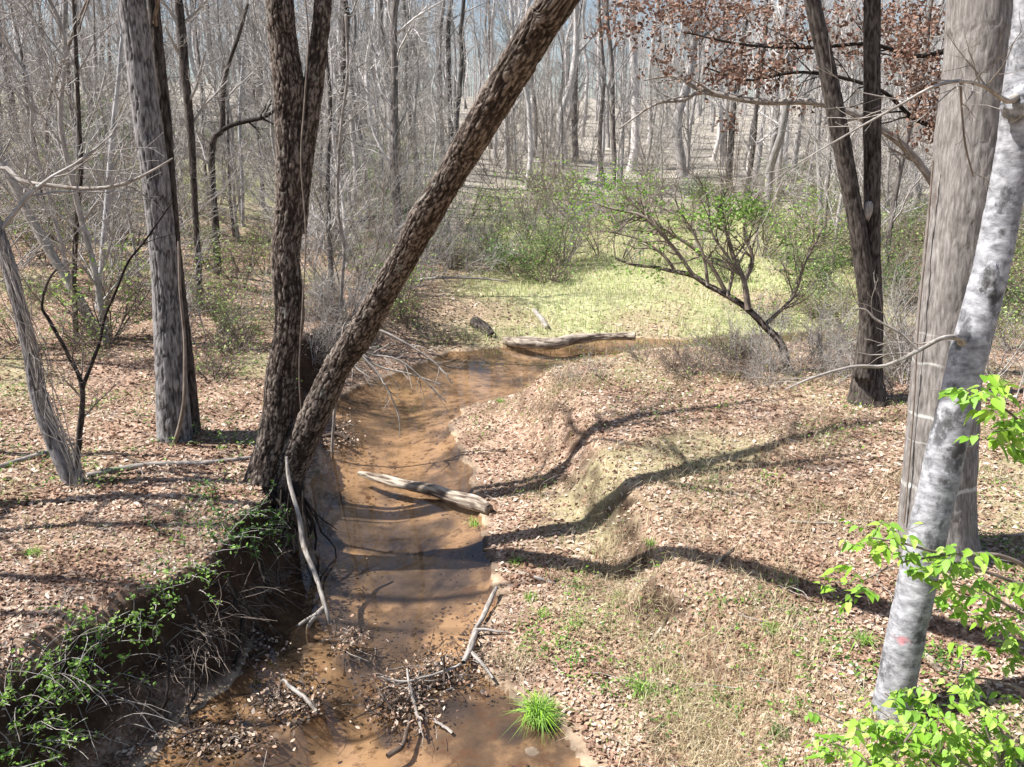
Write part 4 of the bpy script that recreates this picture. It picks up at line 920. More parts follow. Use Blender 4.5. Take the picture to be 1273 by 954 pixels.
scatter(34, 13.5, 40, -.72, -.07, [5, 5, 5, 4], .7, 1.25, 1.2)
scatter(14, 20, 40, .36, .72, [5, 5, 4], .7, 1.2, 1.5)
scatter(22, 24, 44, -.72, -.06, [0, 2, 4, 4, 2], .6, 1.0, 2.0)
scatter(10, 27, 48, .28, .72, [0, 2, 4, 2], .7, 1.1, 2.5)
scatter(40, 46, 80, -.5, .6, [5, 5, 4], 1.0, 1.7, 1.5)
scatter(105, 44, 85, -.70, .70, [0, 1, 2, 3, 4], .7, 1.15, 1.9)
scatter(130, 85, 150, -.68, .68, [0, 1, 2, 3], .9, 1.35, 2.6)
for k, p in enumerate(protos):      # the prototypes themselves stand in the wood too
    x = rnd.uniform(-20, 22); y = rnd.uniform(60, 90); p.location = (x, y, H(x, y)); p['label'], p['group'] = woods_label(x, y, k)
# the wood beyond reads as one mass of poles and twigs
tb = Tubes(); rr_ = random.Random(77)
for k in range(1150):
    y = math.sqrt(rr_.uniform(105**2, 260**2)); x = rr_.uniform(-.72, .72) * y; z = H(x, y); h = rr_.uniform(11, 20); r0 = rr_.uniform(.07, .19)
    q = Vector((x, y, z - .5)); d = Vector((rr_.gauss(0, .04), rr_.gauss(0, .04), 1)); pts = wander(q, d, h, 5, .03, .02, rr_)
    tb.add(pts, [r0 * (1 - .16 * i) for i in range(6)], 5)
    for j in range(9):
        t = rr_.uniform(.3, .98); i = min(int(t * 5), 4); p0 = pts[i].lerp(pts[i + 1], t * 5 - i); L_ = rr_.uniform(1.2, 3.2)
        pp = wander(p0, rdir(Vector((0, 0, 1)), R(rr_.uniform(20, 65)), rr_), L_, 3, .15, .1, rr_); tb.add(pp, [.035, .028, .02, .012], 3)
        for m_ in range(3):
            pq = wander(pp[1].lerp(pp[3], rr_.random()), rdir(pp[3] - pp[0], R(40), rr_), L_ * .5, 2, .15, .1, rr_); tb.add(pq, [.017, .013, .009], 3)
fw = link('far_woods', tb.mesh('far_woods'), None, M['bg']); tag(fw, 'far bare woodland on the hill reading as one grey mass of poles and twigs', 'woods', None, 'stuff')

# bare understorey shrubs
SHC = [dict(n=7, wob=.14, up=.03, kids=8, t0=.15, ang=(20, 50), len=(.35, .7), rad=.55, sides=4, rmin=.005),
       dict(n=4, wob=.2, up=.0, kids=5, t0=.2, ang=(20, 60), len=(.4, .7), rad=.6, sides=3, rmin=.0035),
       dict(n=3, wob=.25, up=-.02, kids=0, t0=.2, ang=(25, 60), len=(.4, .7), rad=.6, sides=3, rmin=.0026)]
def shrub_proto(seed, nst, hgt, spread, m, name='bare_shrub'):
    r = random.Random(seed); t = thing(name, (0, 0, 0), 'x', 'shrub'); tb = Tubes()
    for k in range(nst):
        a = r.uniform(0, 6.28); d = Vector((math.cos(a) * spread * r.random(), math.sin(a) * spread * r.random(), 1))
        grow(tb, Vector((math.cos(a) * .1, math.sin(a) * .1, -.1)), d, hgt * r.uniform(.6, 1.1), .012 * hgt**.5, SHC, r)
    link('stems', tb.mesh(name), t, m)['kind'] = 'stuff'; return t
sh = [shrub_proto(301, 5, 2.6, .8, M['twig']), shrub_proto(302, 6, 1.7, 1.3, M['twig']), shrub_proto(303, 4, 3.6, .5, M['browntwig']), shrub_proto(304, 8, 1.0, 1.6, M['stick']), shrub_proto(305, 9, 1.1, 1.5, M['browntwig'])]
def put_shrub(k, x, y, s):
    l_, g_ = brush_label(x, y, k); place(sh[k], x, y, s, l_, g_, tilt=.08)
for (px, py, k, s) in [(405, 425, 1, .8), (398, 440, 3, .9), (430, 405, 1, .9), (455, 385, 1, 1.0), (480, 375, 1, 1), (505, 362, 1, 1), (530, 352, 1, 1.1), (560, 345, 1, 1.1), (590, 340, 1, 1.2), (615, 335, 1, 1.0), (470, 360, 0, .9), (520, 335, 0, .9), (560, 325, 0, .9),
                       (420, 375, 0, .8), (600, 320, 1, 1.3), (450, 340, 0, 1.), (405, 465, 3, .8), (440, 440, 3, .8), (385, 400, 0, .6), (495, 345, 1, 1.2), (545, 310, 0, 1)]:
    p = G(px, py); put_shrub(k, p.x, p.y, s)
c = 0
while c < 85:
    y = math.sqrt(rnd.uniform(15**2, 55**2)); x = rnd.choice([rnd.uniform(-.72, -.10), rnd.uniform(-.72, -.10), rnd.uniform(.30, .72)]) * y
    if not ok(x, y, -1.0): continue
    if y < 28 and 'between grey' in where(x, y) and rnd.random() < .7: continue
    put_shrub(rnd.choice([0, 1, 2, 2, 0]), x, y, rnd.uniform(.7, 1.3)); c += 1
c = 0
while c < 80:
    y = rnd.uniform(47, 85); x = rnd.uniform(-.3, .6) * y
    put_shrub(rnd.choice([0, 2]), x, y, rnd.uniform(1.0, 1.8)); c += 1
for (px, py, k, s) in [(800, 450, 4, .6), (850, 460, 4, .7), (880, 465, 3, .6), (910, 470, 4, .7), (1000, 475, 3, .7), (1030, 480, 1, .6), (1110, 490, 3, .8), (1125, 470, 1, .7), (1020, 450, 1, .8), (1060, 470, 3, .9),
                       (940, 455, 1, .7), (960, 440, 0, .6), (1100, 440, 0, .7), (1040, 420, 0, .8), (1130, 420, 0, .8), (1230, 470, 0, .7), (1265, 500, 1, .8), (700, 478, 3, .45), (740, 465, 3, .5)]:
    p = G(px, py); put_shrub(k, p.x, p.y, s)
for k_ in range(24):
    p = G(rnd.uniform(560, 1010), rnd.uniform(268, 345)); kk = rnd.choice([0, 2, 1, 0]); put_shrub(kk, p.x, p.y, rnd.uniform(.6, 1.25))
for k_ in range(15):
    p = G(rnd.uniform(850, 1150), rnd.uniform(425, 482)); kk = rnd.choice([4, 3, 4, 1]); put_shrub(kk, p.x, p.y, rnd.uniform(.5, .95))
for k_ in range(14):
    p = G(rnd.uniform(385, 470), rnd.uniform(380, 470)); kk = rnd.choice([4, 3, 4, 1]); put_shrub(kk, p.x, p.y, rnd.uniform(.5, .9))
for k, p in enumerate(sh):
    x, y = [(-8, 19), (-6.5, 17), (9, 20), (7.5, 17.5), (8.5, 16.5)][k]; p.location = (x, y, H(x, y))
    p['label'], p['group'] = brush_label(x, y, k)

# leafy bushes
def bush_proto(seed, n, rx, rz, tints, size, name, m=None):
    r = random.Random(seed); g = np.random.default_rng(seed); t = thing(name, (0, 0, 0), 'x', 'bush'); tb = Tubes(); tips = []
    for k in range(9):
        a = r.uniform(0, 6.28); d = Vector((math.cos(a) * 1.0 * rx / rz, math.sin(a) * 1.0 * rx / rz, 1))
        grow(tb, Vector((0, 0, -.1)), d, rz * r.uniform(.6, 1.05), .014, SHC, r, 0, tips)
    link('stems', tb.mesh('bush_stems'), t, M['browntwig'])['kind'] = 'stuff'
    pos = []
    while len(pos) < n:
        tp = tips[r.randrange(len(tips))]; q = tp[r.randrange(1, len(tp))]
        nn = r.randint(1, 6)
        for _ in range(nn): pos.append((q.x + r.gauss(0, .11), q.y + r.gauss(0, .11), q.z + r.gauss(0, .09)))
    leaf_cloud('foliage', pos[:n], .6, size, tints, seed, 'q', t, M['green'])['kind'] = 'stuff'
    return t
OLIVE = GREEN + [(.38, .46, .16), (.46, .52, .24), (.34, .42, .14), (.42, .50, .18)]
bp = [bush_proto(401, 1500, 1.1, 1.5, OLIVE, (.035, .075), 'leafy_bush'), bush_proto(402, 2400, .9, 1.4, DGREEN + GREEN[:1], (.035, .075), 'dark_evergreen_bush'), bush_proto(403, 620, 1.0, 1.3, OLIVE, (.035, .07), 'sparse_green_bush'), bush_proto(404, 260, .8, .7, OLIVE, (.03, .06), 'sparse_green_bush')]
BU = [(640, 345, 1, 1.25, 'dark evergreen mound beyond the pool behind the leaning flaky stem'), (665, 335, 0, 1.5, 'bright green bush right beside the dark evergreen mound'), (700, 325, 2, 1.8, 'light green bush in the centre behind the pool'),
       (690, 285, 2, 2.6, 'loose green bush behind the bright one in the centre'), (610, 320, 2, 1.6, 'thin green bush left of the dark evergreen mound'),
      (770, 285, 2, 2.2, 'airy green bush behind the arching shrub tree'), (905, 350, 1, .9, 'small dark bush just behind the arching shrub tree'), (1010, 400, 0, 1.0, 'green bush just left of the dark twin tree'), (1040, 400, 2, 1.1, 'open green bush touching the dark twin tree'),
      (985, 370, 2, 1.5, 'thin bush behind the arching shrub tree base'), (1135, 380, 1, 1.3, 'dark green bush between the dark twin tree and largest trunk'), (1120, 350, 2, 1.8, 'tall open bush behind the dark twin tree'), (1255, 440, 0, 1.0, 'green bush at the right edge behind the pale leaning trunk'),
      (1262, 400, 1, 1.4, 'dark bush at the right edge of the picture'), (1240, 380, 2, 1.8, 'open bush right of the largest trunk'), (950, 320, 2, 2.2, 'tall thin bush at the right end of the clearing'), (1000, 330, 0, 1.9, 'green bush behind the dark leaning stem'), (1060, 330, 1, 1.5, 'dark bush between the two dark stems'),
      (560, 300, 2, 2.2, 'thin green bush seen left of the leaning flaky stem'), (285, 440, 3, 1.3, 'low sparse green sprouts between grey oak and flaky tree'), (265, 470, 3, 1.2, 'low sprouts just right of the straight grey tree'), (300, 430, 2, .7, 'small green bush on the left bank behind the flaky tree'),
      (150, 300, 2, 1.5, 'faint green bush left of the straight grey tree'), (60, 330, 2, 1.4, 'faint green bush by the tilted pale trunk'), (330, 340, 2, 1.2, 'green bush left of the upright flaky stem'), (130, 430, 3, 1.4, 'low green growth at the foot of the tilted pale trunk'), (20, 430, 2, .9, 'small bush at the left edge'),
      (920, 450, 3, 1.1, 'low green sprouts under the arching shrub tree'), (900, 440, 3, 1.2, 'low sprouts left of the arching shrub tree base'), (1070, 440, 3, 1.2, 'green sprouts at the foot of the dark twin tree'), (1105, 445, 3, 1.2, 'green sprouts right of the dark twin tree foot'),
      (1205, 250, 0, 2.0, 'bush glimpsed between the two right trunks'), (480, 300, 2, 1.7, 'thin green bush left of the leaning stem above the cut bank'), (200, 250, 2, 1.8, 'faint bush behind the straight grey tree'), (585, 425, 3, .8, 'low weeds at the left end of the pool log'), (545, 428, 3, .9, 'low weeds on the far shore of the pool'),
       (655, 300, 2, 2.4, 'tall airy green bush above the dark evergreen mound'),  (560, 335, 2, 1.4, 'small airy bush beside the brush on the cut bank'),
      (800, 265, 2, 2.2, 'airy green bush at the far end of the clearing'), (860, 290, 2, 1.8, 'airy green bush seen through the arching shrub tree'), (680, 350, 3, 1.8, 'low green growth in front of the dark evergreen mound'), (960, 400, 3, 1.6, 'low green growth behind the arching trunk'), (1020, 360, 1, 1.2, 'round dark bush left of the dark twin tree')]
for (px, py, k, s, lab) in BU:
    p = G(px, py); place(bp[k], p.x, p.y, s, lab, None, tilt=.05)
for k, p in enumerate(bp):
    x, y, lab = [(17.5, 34, 'green bush far right behind the scrub'), (19.5, 37, 'dark bush far right behind the scrub'), (-14, 30, 'thin green bush far left among trees'), (-11.5, 24, 'low sprouts far left among trees')][k]
    p.location = (x, y, H(x, y)); p['label'] = lab
c = 0
while c < 40:
    y = math.sqrt(rnd.uniform(30**2, 60**2)); x = rnd.uniform(-.6, .7) * y
    if not ok(x, y, -1): continue
    place(bp[rnd.choice([0, 2, 2, 1])], x, y, rnd.uniform(1.2, 2.2), 'hazy green bush in the understorey of the far woods', 'green bushes in the far woods'); c += 1

c = 0
while c < 46:
    left = rnd.random() < .5; y = math.sqrt(rnd.uniform(16**2, 40**2)); x = (rnd.uniform(-.68, -.12) if left else rnd.uniform(.33, .70)) * y
    if not ok(x, y, -1) or (not left and y < 18): continue
    k = rnd.choice([2, 3, 2]) if left else rnd.choice([0, 2, 1, 2]); w_ = where(x, y); bd = 'near' if y < 26 else 'farther'
    place(bp[k], x, y, rnd.uniform(.9, 1.7), f"{['full green', 'dark evergreen', 'see-through green', 'low green'][k]} bush in the {bd} undergrowth {w_}", f"{['full green', 'dark evergreen', 'see-through green', 'low green'][k]} bushes in the {bd} undergrowth {w_}"); c += 1

# trailing green plants over the left bank
def trailing(name, label, spots, n, size, tints, seed, sp=18):
    c0 = G(*spots[0]); t = thing(name, c0, label, 'plant'); rr_ = random.Random(seed); tb = Tubes(); pos = []
    for (px, py) in spots:
        for k in range(n // len(spots) // 14):
            p = G(px + rr_.gauss(0, sp), py + rr_.gauss(0, sp * .7)) - c0
            d = Vector((rr_.gauss(.2, .7), rr_.gauss(-.1, .7), rr_.uniform(.2, 1.2))); pts = wander(p, d, rr_.uniform(.2, .5), 5, .2, -.12, rr_); tb.add(pts, [.004] * 3 + [.003] * 3, 4)
            for q in range(14):
                i = rr_.uniform(1, 4.99); a = pts[int(i)].lerp(pts[int(i) + 1], i - int(i)); pos.append((a.x + rr_.gauss(0, .025), a.y + rr_.gauss(0, .025), a.z + rr_.gauss(0, .02)))
    link('stems', tb.mesh('trailing_stems'), t, M['twig'])['kind'] = 'stuff'
    leaf_cloud('foliage', pos, .5, size, tints, seed, 'leaf', t, M['green'])['kind'] = 'stuff'
trailing('trailing_bramble', 'bright green leafy bramble hanging over the lower left bank edge', [(90, 830), (60, 850), (110, 800), (150, 790), (130, 830)], 760, (.03, .055), GREEN, 1)
trailing('trailing_bramble', 'sprawling bramble with bare stems in the bottom left corner', [(20, 890), (45, 920), (60, 880), (30, 940)], 700, (.03, .05), GREEN, 2, 24)
trailing('bank_shrub', 'dark green low plants on the bank lip left of the flaky tree foot', [(320, 655), (290, 650), (340, 675), (300, 670), (265, 665)], 1000, (.03, .055), DGREEN + GREEN[:1], 3)
trailing('bank_shrub', 'small green plants on the left bank edge between bramble and flaky tree', [(215, 735), (240, 710), (200, 760)], 420, (.03, .05), GREEN, 4)
trailing('bank_shrub', 'low green weeds at the right side of the straight grey tree foot', [(275, 550), (300, 555), (255, 540), (200, 548)], 420, (.03, .05), DGREEN + GREEN, 5)
# bare arching stems in the lower left corner and hanging rootlets on the cut bank
c0 = G(60, 860); t = thing('bare_bramble_stems', c0, 'pale bare bramble stems arching over the dark bank in the lower left corner', 'brambles'); rr_ = random.Random(3); tb = Tubes()
for k in range(46):
    p = G(rr_.uniform(-10, 130), rr_.uniform(825, 930)) - c0; d = Vector((rr_.uniform(-.3, 1), rr_.gauss(0, .5), rr_.uniform(.3, 1.1)))
    pts = wander(p, d, rr_.uniform(.35, .9), 8, .12, -.16, rr_); tb.add(pts, [rr_.uniform(.002, .0042)] * 9, 4)
link('stems', tb.mesh('bramble_stems'), t, M['stick'])['kind'] = 'stuff'
tb = Tubes()
for k in range(240):
    f = rr_.random(); px = 160 + f * 195 + rr_.gauss(0, 12); py = 860 - f * 150 + rr_.gauss(0, 14)
    p = G(px, py) + Vector((0, 0, .03)); d = Vector((rr_.uniform(.1, .9), rr_.gauss(-.1, .5), rr_.uniform(-1, .5)))
    pts = wander(p, d, rr_.uniform(.15, .75), 6, .22, -.12, rr_); r0 = rr_.uniform(.0018, .006); tb.add(pts, [r0 * (1 - .1 * q) for q in range(7)], 4)
o = link('hanging_rootlets', tb.mesh('hanging_rootlets'), None, M['browntwig']); tag(o, 'fine roots and dead stems hanging down the dark cut left bank', 'roots', None, 'stuff')
c0 = U(300, 800, .5); t = thing('exposed_bank_root', c0, 'thick crooked roots sticking out of the undercut left bank above the dark water', 'roots'); rr_ = random.Random(9)
for L_ in [[(285, 715, 8, .9), (290, 745, 9, .65), (300, 775, 9, .4), (296, 800, 7, .2), (285, 825, 5, .05)], [(230, 740, 6, .95), (245, 775, 7, .75), (262, 800, 7, .5), (258, 840, 6, .25), (240, 880, 5, .1)], [(320, 700, 5, .9), (328, 730, 5, .7), (345, 765, 4, .4)], [(200, 790, 5, .85), (213, 830, 6, .6), (206, 870, 6, .35), (185, 885, 5, .25)], [(255, 720, 4, .9), (300, 752, 4, .6), (340, 800, 3, .15)]]:
    tb = Tubes(); PP = [U(a, c_, z) for a, c_, d, z in L_]; q, qr = spline(PP, [d * mpp(PP[0]) * .33 for a, c_, d, z in L_], 18); q = q + np.cumsum(np.random.default_rng(L_[0][0]).normal(0, .012, q.shape), 0)
    tb.add([p - np.array(tuple(c0)) for p in q], list(qr), 8); link('root', tb.mesh('root'), t, M['darkbark'])
# dead branches reaching out over the pool from the left bank
b = Vector((-3.15, 13.75, H(-3.15, 13.75))); t = thing('dead_overhanging_branch', b, 'spray of bare pale dead branches hanging over the creek right of the leaning stem', 'branch'); yv = 13.65
tb = Tubes(); q, qr = spline([Vector((0, 0, -.1)), Vector((.02, 0, .35)), V(424, 425, yv) - b, V(430, 400, yv) - b], [.03, .026, .022, .012], 14); tb.add([tuple(p) for p in q], list(qr), 8); link('stem', tb.mesh('dead_branch_stem'), t, M['stick'])
for k, L_ in enumerate([[(428, 415, 5), (448, 440, 4), (468, 462, 3), (485, 490, 2.4), (496, 520, 1.6), (497, 545, 1)], [(432, 405, 5), (470, 410, 4), (510, 430, 3), (545, 455, 2.4), (563, 478, 1.6)], [(440, 430, 4), (470, 455, 3), (510, 465, 2.4), (548, 478, 1.4)], [(436, 420, 4), (460, 440, 3), (500, 450, 2.5), (555, 500, 1.5)],
                        [(425, 430, 4), (440, 455, 3), (460, 470, 2)], [(505, 352, 5), (540, 346, 4), (590, 346, 3), (632, 350, 1.6)]]):
    yy = [yv - .10 * i * (k < 5) for i in range(len(L_))] if k < 5 else [G(505, 365).y] * len(L_)
    tubep('branch', [(a, c_, d, y_) for (a, c_, d), y_ in zip(L_, yy)], t, b, M['stick'], 5, 18, twigs=7, seed=70 + k, tl=(.2, .6), rmin=.003)
# hanging tangle of bare branches in the upper middle left, part of the vine-clad tree's neighbourhood
for k, (px, py, hx, lab) in enumerate([(455, 330, .5, 'spreading bare thicket in front of the vine-clad dark tree'), (520, 305, .3, 'spreading bare thicket crossing behind the leaning flaky stem'), (395, 360, -.2, 'spreading bare thicket behind the upright flaky stem'), (150, 350, .4, 'spreading bare thicket behind the forked sapling'), (30, 330, .5, 'pale bare thicket at the left edge among leaning trunks'), (95, 300, .2, 'pale bare thicket around the slender whitish trunk'), (470, 300, .2, 'pale bare thicket under the leaning flaky stem')]):
    p = G(px, py); rr_ = random.Random(500 + k); t = thing('bare_thicket', p, lab, 'shrub'); tb = Tubes()
    for j in range(7):
        d = Vector((hx + rr_.gauss(0, .7), rr_.gauss(0, .5), 1)); grow(tb, Vector((rr_.gauss(0, .15), rr_.gauss(0, .15), -.1)), d, rr_.uniform(3.0, 5.0), .022, SHC, rr_)
    link('stems', tb.mesh('thicket'), t, M['stick' if k > 3 else 'twig'])['kind'] = 'stuff'

b = G(95, 600); t = thing('pale_vine_tangle', b, 'tangle of pale thin vines draped down the leftmost leaning trunk', 'vines'); rr_ = random.Random(44); tb = Tubes(); yv = b.y - .15
for k in range(16):
    j = lambda a: a + rr_.gauss(0, 7)
    q, qr = spline([V(j(-5), j(300), yv + rr_.gauss(0, .15)), V(j(22), j(370), yv + rr_.gauss(0, .15)), V(j(45), j(440), yv), V(j(62), j(510), yv - .05), V(j(88), j(570), yv - .1), V(j(98), j(612), yv - .1)], [.003, .005, .006, .006, .005, .004], 24); tb.add([p - np.array(tuple(b)) for p in q], list(qr), 5)
    p0 = Vector(tuple(q[rr_.randrange(6, 22)])) - b; grow(tb, p0, Vector((rr_.gauss(.3, .6), rr_.gauss(0, .4), rr_.gauss(-.2, .6))), rr_.uniform(.3, .8), .004, TW, rr_)
link('stems', tb.mesh('pale_vines'), t, M['stick'])['kind'] = 'stuff'

# ------------------------------------------------------------------ ground cover
g = np.random.default_rng(99)
def litter(n, ya, yb_, seed):
    g = np.random.default_rng(seed); y = np.exp(g.uniform(math.log(ya), math.log(yb_), n)); x = g.uniform(-1, 1, n) * (.78 * y + 2.2)
    d = bil(DD, x, y); gr = bil(GRS, x, y); st = bil(STEEP, x, y)
    k = (d > .05 + .12 * g.random(n)) & (g.random(n) > gr * .85) & (g.random(n) > st * .75)
    return x[k], y[k], bil(HZ, x[k], y[k])
x, y, z = litter(240000, 3.6, 48, 5)
sz = .033 + .0016 * y; n = len(x); gq = np.random.default_rng(6)
zone = fbm(x * .8, y * .8, 0, 3, 61); dark = fbm(x * 2.2, y * 2.2, 0, 3, 62)
pos = np.stack([x, y, z + .004 + .022 * gq.random(n)], -1)
# size grows slowly with distance, so build in three bands
bands = [(0, 9), (9, 20), (20, 60)]
allm = []
for bi, (a, b_) in enumerate(bands):
    m_ = (y >= a) & (y < b_)
    for di in (0, 1):
        mm = m_ & ((dark < -.12) if di else (dark >= -.12))
        if not mm.any(): continue
        s0 = float(sz[mm].mean()); pal = ([(.20, .12, .085), (.28, .17, .12), (.36, .22, .15), (.15, .09, .06), (.42, .29, .20)] if di else TAN)
        o = leaf_cloud('leaf_litter', pos[mm], .35, (s0 * .5, s0 * 1.55), pal, 7 + bi * 2 + di, 'leaf' if bi < 2 else 'q', None, M['dead'])
        tag(o, [['tan fallen leaves covering both banks nearest the camera', 'darker damp fallen leaves nearest the camera'], ['tan fallen leaves on the middle stretch of both banks', 'darker fallen leaves on the middle stretch'], ['tan fallen leaves on the far woodland floor', 'darker fallen leaves on the far woodland floor']][bi][di], 'leaf litter', None, 'stuff')
# leaves sunk on the creek bed and a few afloat
gw = np.random.default_rng(77); y = np.exp(gw.uniform(math.log(4.5), math.log(21), 15000)); x = gw.uniform(-1, 1, 15000) * (.45 * y + .5); d = bil(DD, x, y)
cl = fbm(x * 1.4, y * 1.4, 0, 4, 78); k = (d < -.02) & (cl + .18 * gw.random(15000) > .25 - .35 * np.exp(d * 5)); x, y = x[k], y[k]
z = bil(HZ, x, y) + .008; fl = gw.random(len(x)) < .05; z = np.where(fl, .004, z)
o = leaf_cloud('sunken_leaves', np.stack([x, y, z], -1), .15, (.022, .055), [(.07, .05, .04), (.10, .075, .055), (.14, .10, .07), (.05, .04, .035), (.17, .12, .085)], 79, 'leaf', None, M['dead']); tag(o, 'dark waterlogged leaves lying on the sandy creek bed', 'leaves', None, 'stuff')
# dry grass
pos = []; gd = np.random.default_rng(12)
def clump(px, py, n, rx, ry=None):
    p = G(px, py)
    for _ in range(n):
        x_ = p.x + gd.normal(0, rx); y_ = p.y + gd.normal(0, ry or rx); pos.append((x_, y_, H(x_, y_) - .01))
for (px, py, n, s) in [(755, 685, 260, .14), (765, 715, 300, .14), (775, 745, 220, .14), (790, 755, 180, .15), (750, 640, 120, .15), (745, 610, 120, .15), (700, 480, 300, .25), (675, 500, 200, .2), (690, 515, 160, .2), (725, 475, 200, .3), (640, 500, 120, .25),
                       (850, 870, 500, .30), (880, 910, 600, .32), (860, 940, 500, .3), (910, 870, 400, .3), (930, 930, 420, .3), (830, 830, 260, .22), (800, 800, 200, .2), (960, 850, 220, .3), (640, 825, 200, .14), (1000, 800, 160, .22), (1080, 620, 160, .3), (1040, 540, 160, .4), (950, 560, 160, .4), (860, 590, 200, .35), (1225, 590, 140, .2), (1120, 600, 140, .15), (900, 790, 220, .25), (985, 700, 140, .3), (820, 760, 160, .2)]:
    clump(px, py, n, s)
nn = 42000; y = np.exp(gd.uniform(math.log(3.8), math.log(26), nn)); x = gd.uniform(-.1, 1, nn) * (.72 * y + 1)
k = (bil(DD, x, y) > .5) & (fbm(x * .9, y * .9, 0, 3, 71) + .25 * gd.random(nn) > .06); x, y = x[k], y[k]
pos = np.array(pos + list(zip(x, y, bil(HZ, x, y) - .01)))
o = blades('dry_grass', pos, (.08, .26), .0028, .9, STRAW, 13, None, M['blade']); tag(o, 'straw-coloured dead grass on the right bank and its little scarp', 'dry grass', None, 'stuff')
# short green blades in patches on both banks and tall pale grass in the clearing
nn = 44000; y = np.exp(gd.uniform(math.log(3.8), math.log(30), nn)); x = gd.uniform(-1, 1, nn) * (.72 * y + 1); q = fbm(x * 1.1, y * 1.1, 0, 4, 81)
k = (bil(DD, x, y) > .25) & (q + .1 * gd.random(nn) + .09 * (x > 0) > .19); x, y = x[k], y[k]
o = blades('green_grass', np.stack([x, y, bil(HZ, x, y) - .005], -1), (.03, .10), .0028, .7, GREEN + [(.30, .36, .12)], 14, None, M['blade']); tag(o, 'short fresh green grass sprouting in patches through the leaves', 'grass', None, 'stuff')
nn = 130000; y = gd.uniform(18, 52, nn); x = gd.uniform(-24, 20, nn); k = bil(GRS, x, y) > .25 + .4 * gd.random(nn); x, y = x[k], y[k]
o = blades('meadow_grass', np.stack([x, y, bil(HZ, x, y) - .01], -1), (.10, .34), .009, .6, [(.46, .52, .20), (.56, .56, .30), (.62, .58, .38), (.40, .48, .18), (.55, .48, .32)], 15, None, M['blade']); tag(o, 'pale yellow-green grass filling the sunny clearings', 'meadow grass', None, 'stuff')
# little weeds
nn = 3600; y = np.exp(gd.uniform(math.log(4), math.log(34), nn)); x = gd.uniform(-1, 1, nn) * (.72 * y + 1); q = fbm(x * .7 + 5, y * .7, 0, 3, 91)
k = (bil(DD, x, y) > .4) & (q > .05 - .25 * (y > 12)); x, y = x[k], y[k]; P_ = []
for a, c_ in zip(x, y):
    for j in range(gd.integers(6, 22)): P_.append((a + gd.normal(0, .03 + .006 * c_), c_ + gd.normal(0, .03 + .006 * c_), H(a, c_) + .02 + abs(gd.normal(0, .02 + .006 * c_))))
o = leaf_cloud('low_weeds', P_, .5, (.022, .05), GREEN + DGREEN[:2], 16, 'leaf', None, M['green']); tag(o, 'tiny green weeds dotted over the leaf-covered banks', 'weeds', None, 'stuff')
# twig litter
tb = Tubes(); rr_ = random.Random(31)
for k in range(1500):
    y = math.exp(rr_.uniform(math.log(4), math.log(26))); x = rr_.uniform(-1, 1) * (.7 * y + 1)
    if float(bil(DD, x, y)) < .15: continue
    a = rr_.uniform(0, 6.28); d = Vector((math.cos(a), math.sin(a), rr_.gauss(0, .08))); pts = wander(Vector((x, y, H(x, y) + .03)), d, rr_.uniform(.1, .5), 4, .12, 0, rr_)
    pts = [Vector((p.x, p.y, max(p.z, H(p.x, p.y) + .008))) for p in pts]; r0 = rr_.uniform(.0015, .005); tb.add(pts, [r0] * 3 + [r0 * .7] * 2, 4)
o = link('twig_litter', tb.mesh('twig_litter'), None, M['stick']); tag(o, 'small fallen twigs scattered over the leaves', 'twigs', None, 'stuff')

# green grass tufts one can point at
def tuft(label, px, py, n, hgt, s, tints, seed):
    p = U(px, py, .02) if (px, py) == (670, 893) else G(px, py); g = np.random.default_rng(seed)
    pos = np.stack([p.x + g.normal(0, s, n), p.y + g.normal(0, s, n), np.full(n, p.z - .02)], -1)
    o = blades('grass_tuft', pos, hgt, .0042, .8, tints, seed, None, M['blade'], p); o.location = p; tag(o, label, 'grass tuft', None, 'stuff')
tuft('largest bright green grass tuft at the waterline near the bottom of the picture', 670, 893, 420, (.14, .30), .045, GREEN + LIME[:1], 1)
for k, (px, py, lab) in enumerate([(645, 700, 'small green tuft on the point bar between the two shadow stripes'), (660, 745, 'small green tuft below the pale broken stick on the point bar'), (716, 779, 'round green tuft in the middle of the leafy point bar'), (677, 766, 'faint green tuft left of the round one on the point bar'),
                                   (800, 862, 'upright green tuft at the foot of the dry grass slope'), (1070, 800, 'spiky green tuft left of the pale leaning trunk foot'), (962, 785, 'small green tuft left of the spiky one on the right terrace'), (590, 652, 'green tuft near the shore end of the creek log'), (770, 745, 'green tuft at the bend of the little scarp'),
                                   (812, 678, 'green tuft above the scarp on the terrace'), (40, 690, 'single green tuft on the left bank leaves'), (622, 500, 'green tuft at the tip of the point bar'), (970, 910, 'dark green tuft among dry grass at the bottom right')]):
    tuft(lab, px, py, 60 if k != 4 else 110, (.06, .15) if k not in (4, 5) else (.12, .22), .04, GREEN if k != 12 else DGREEN, 20 + k)

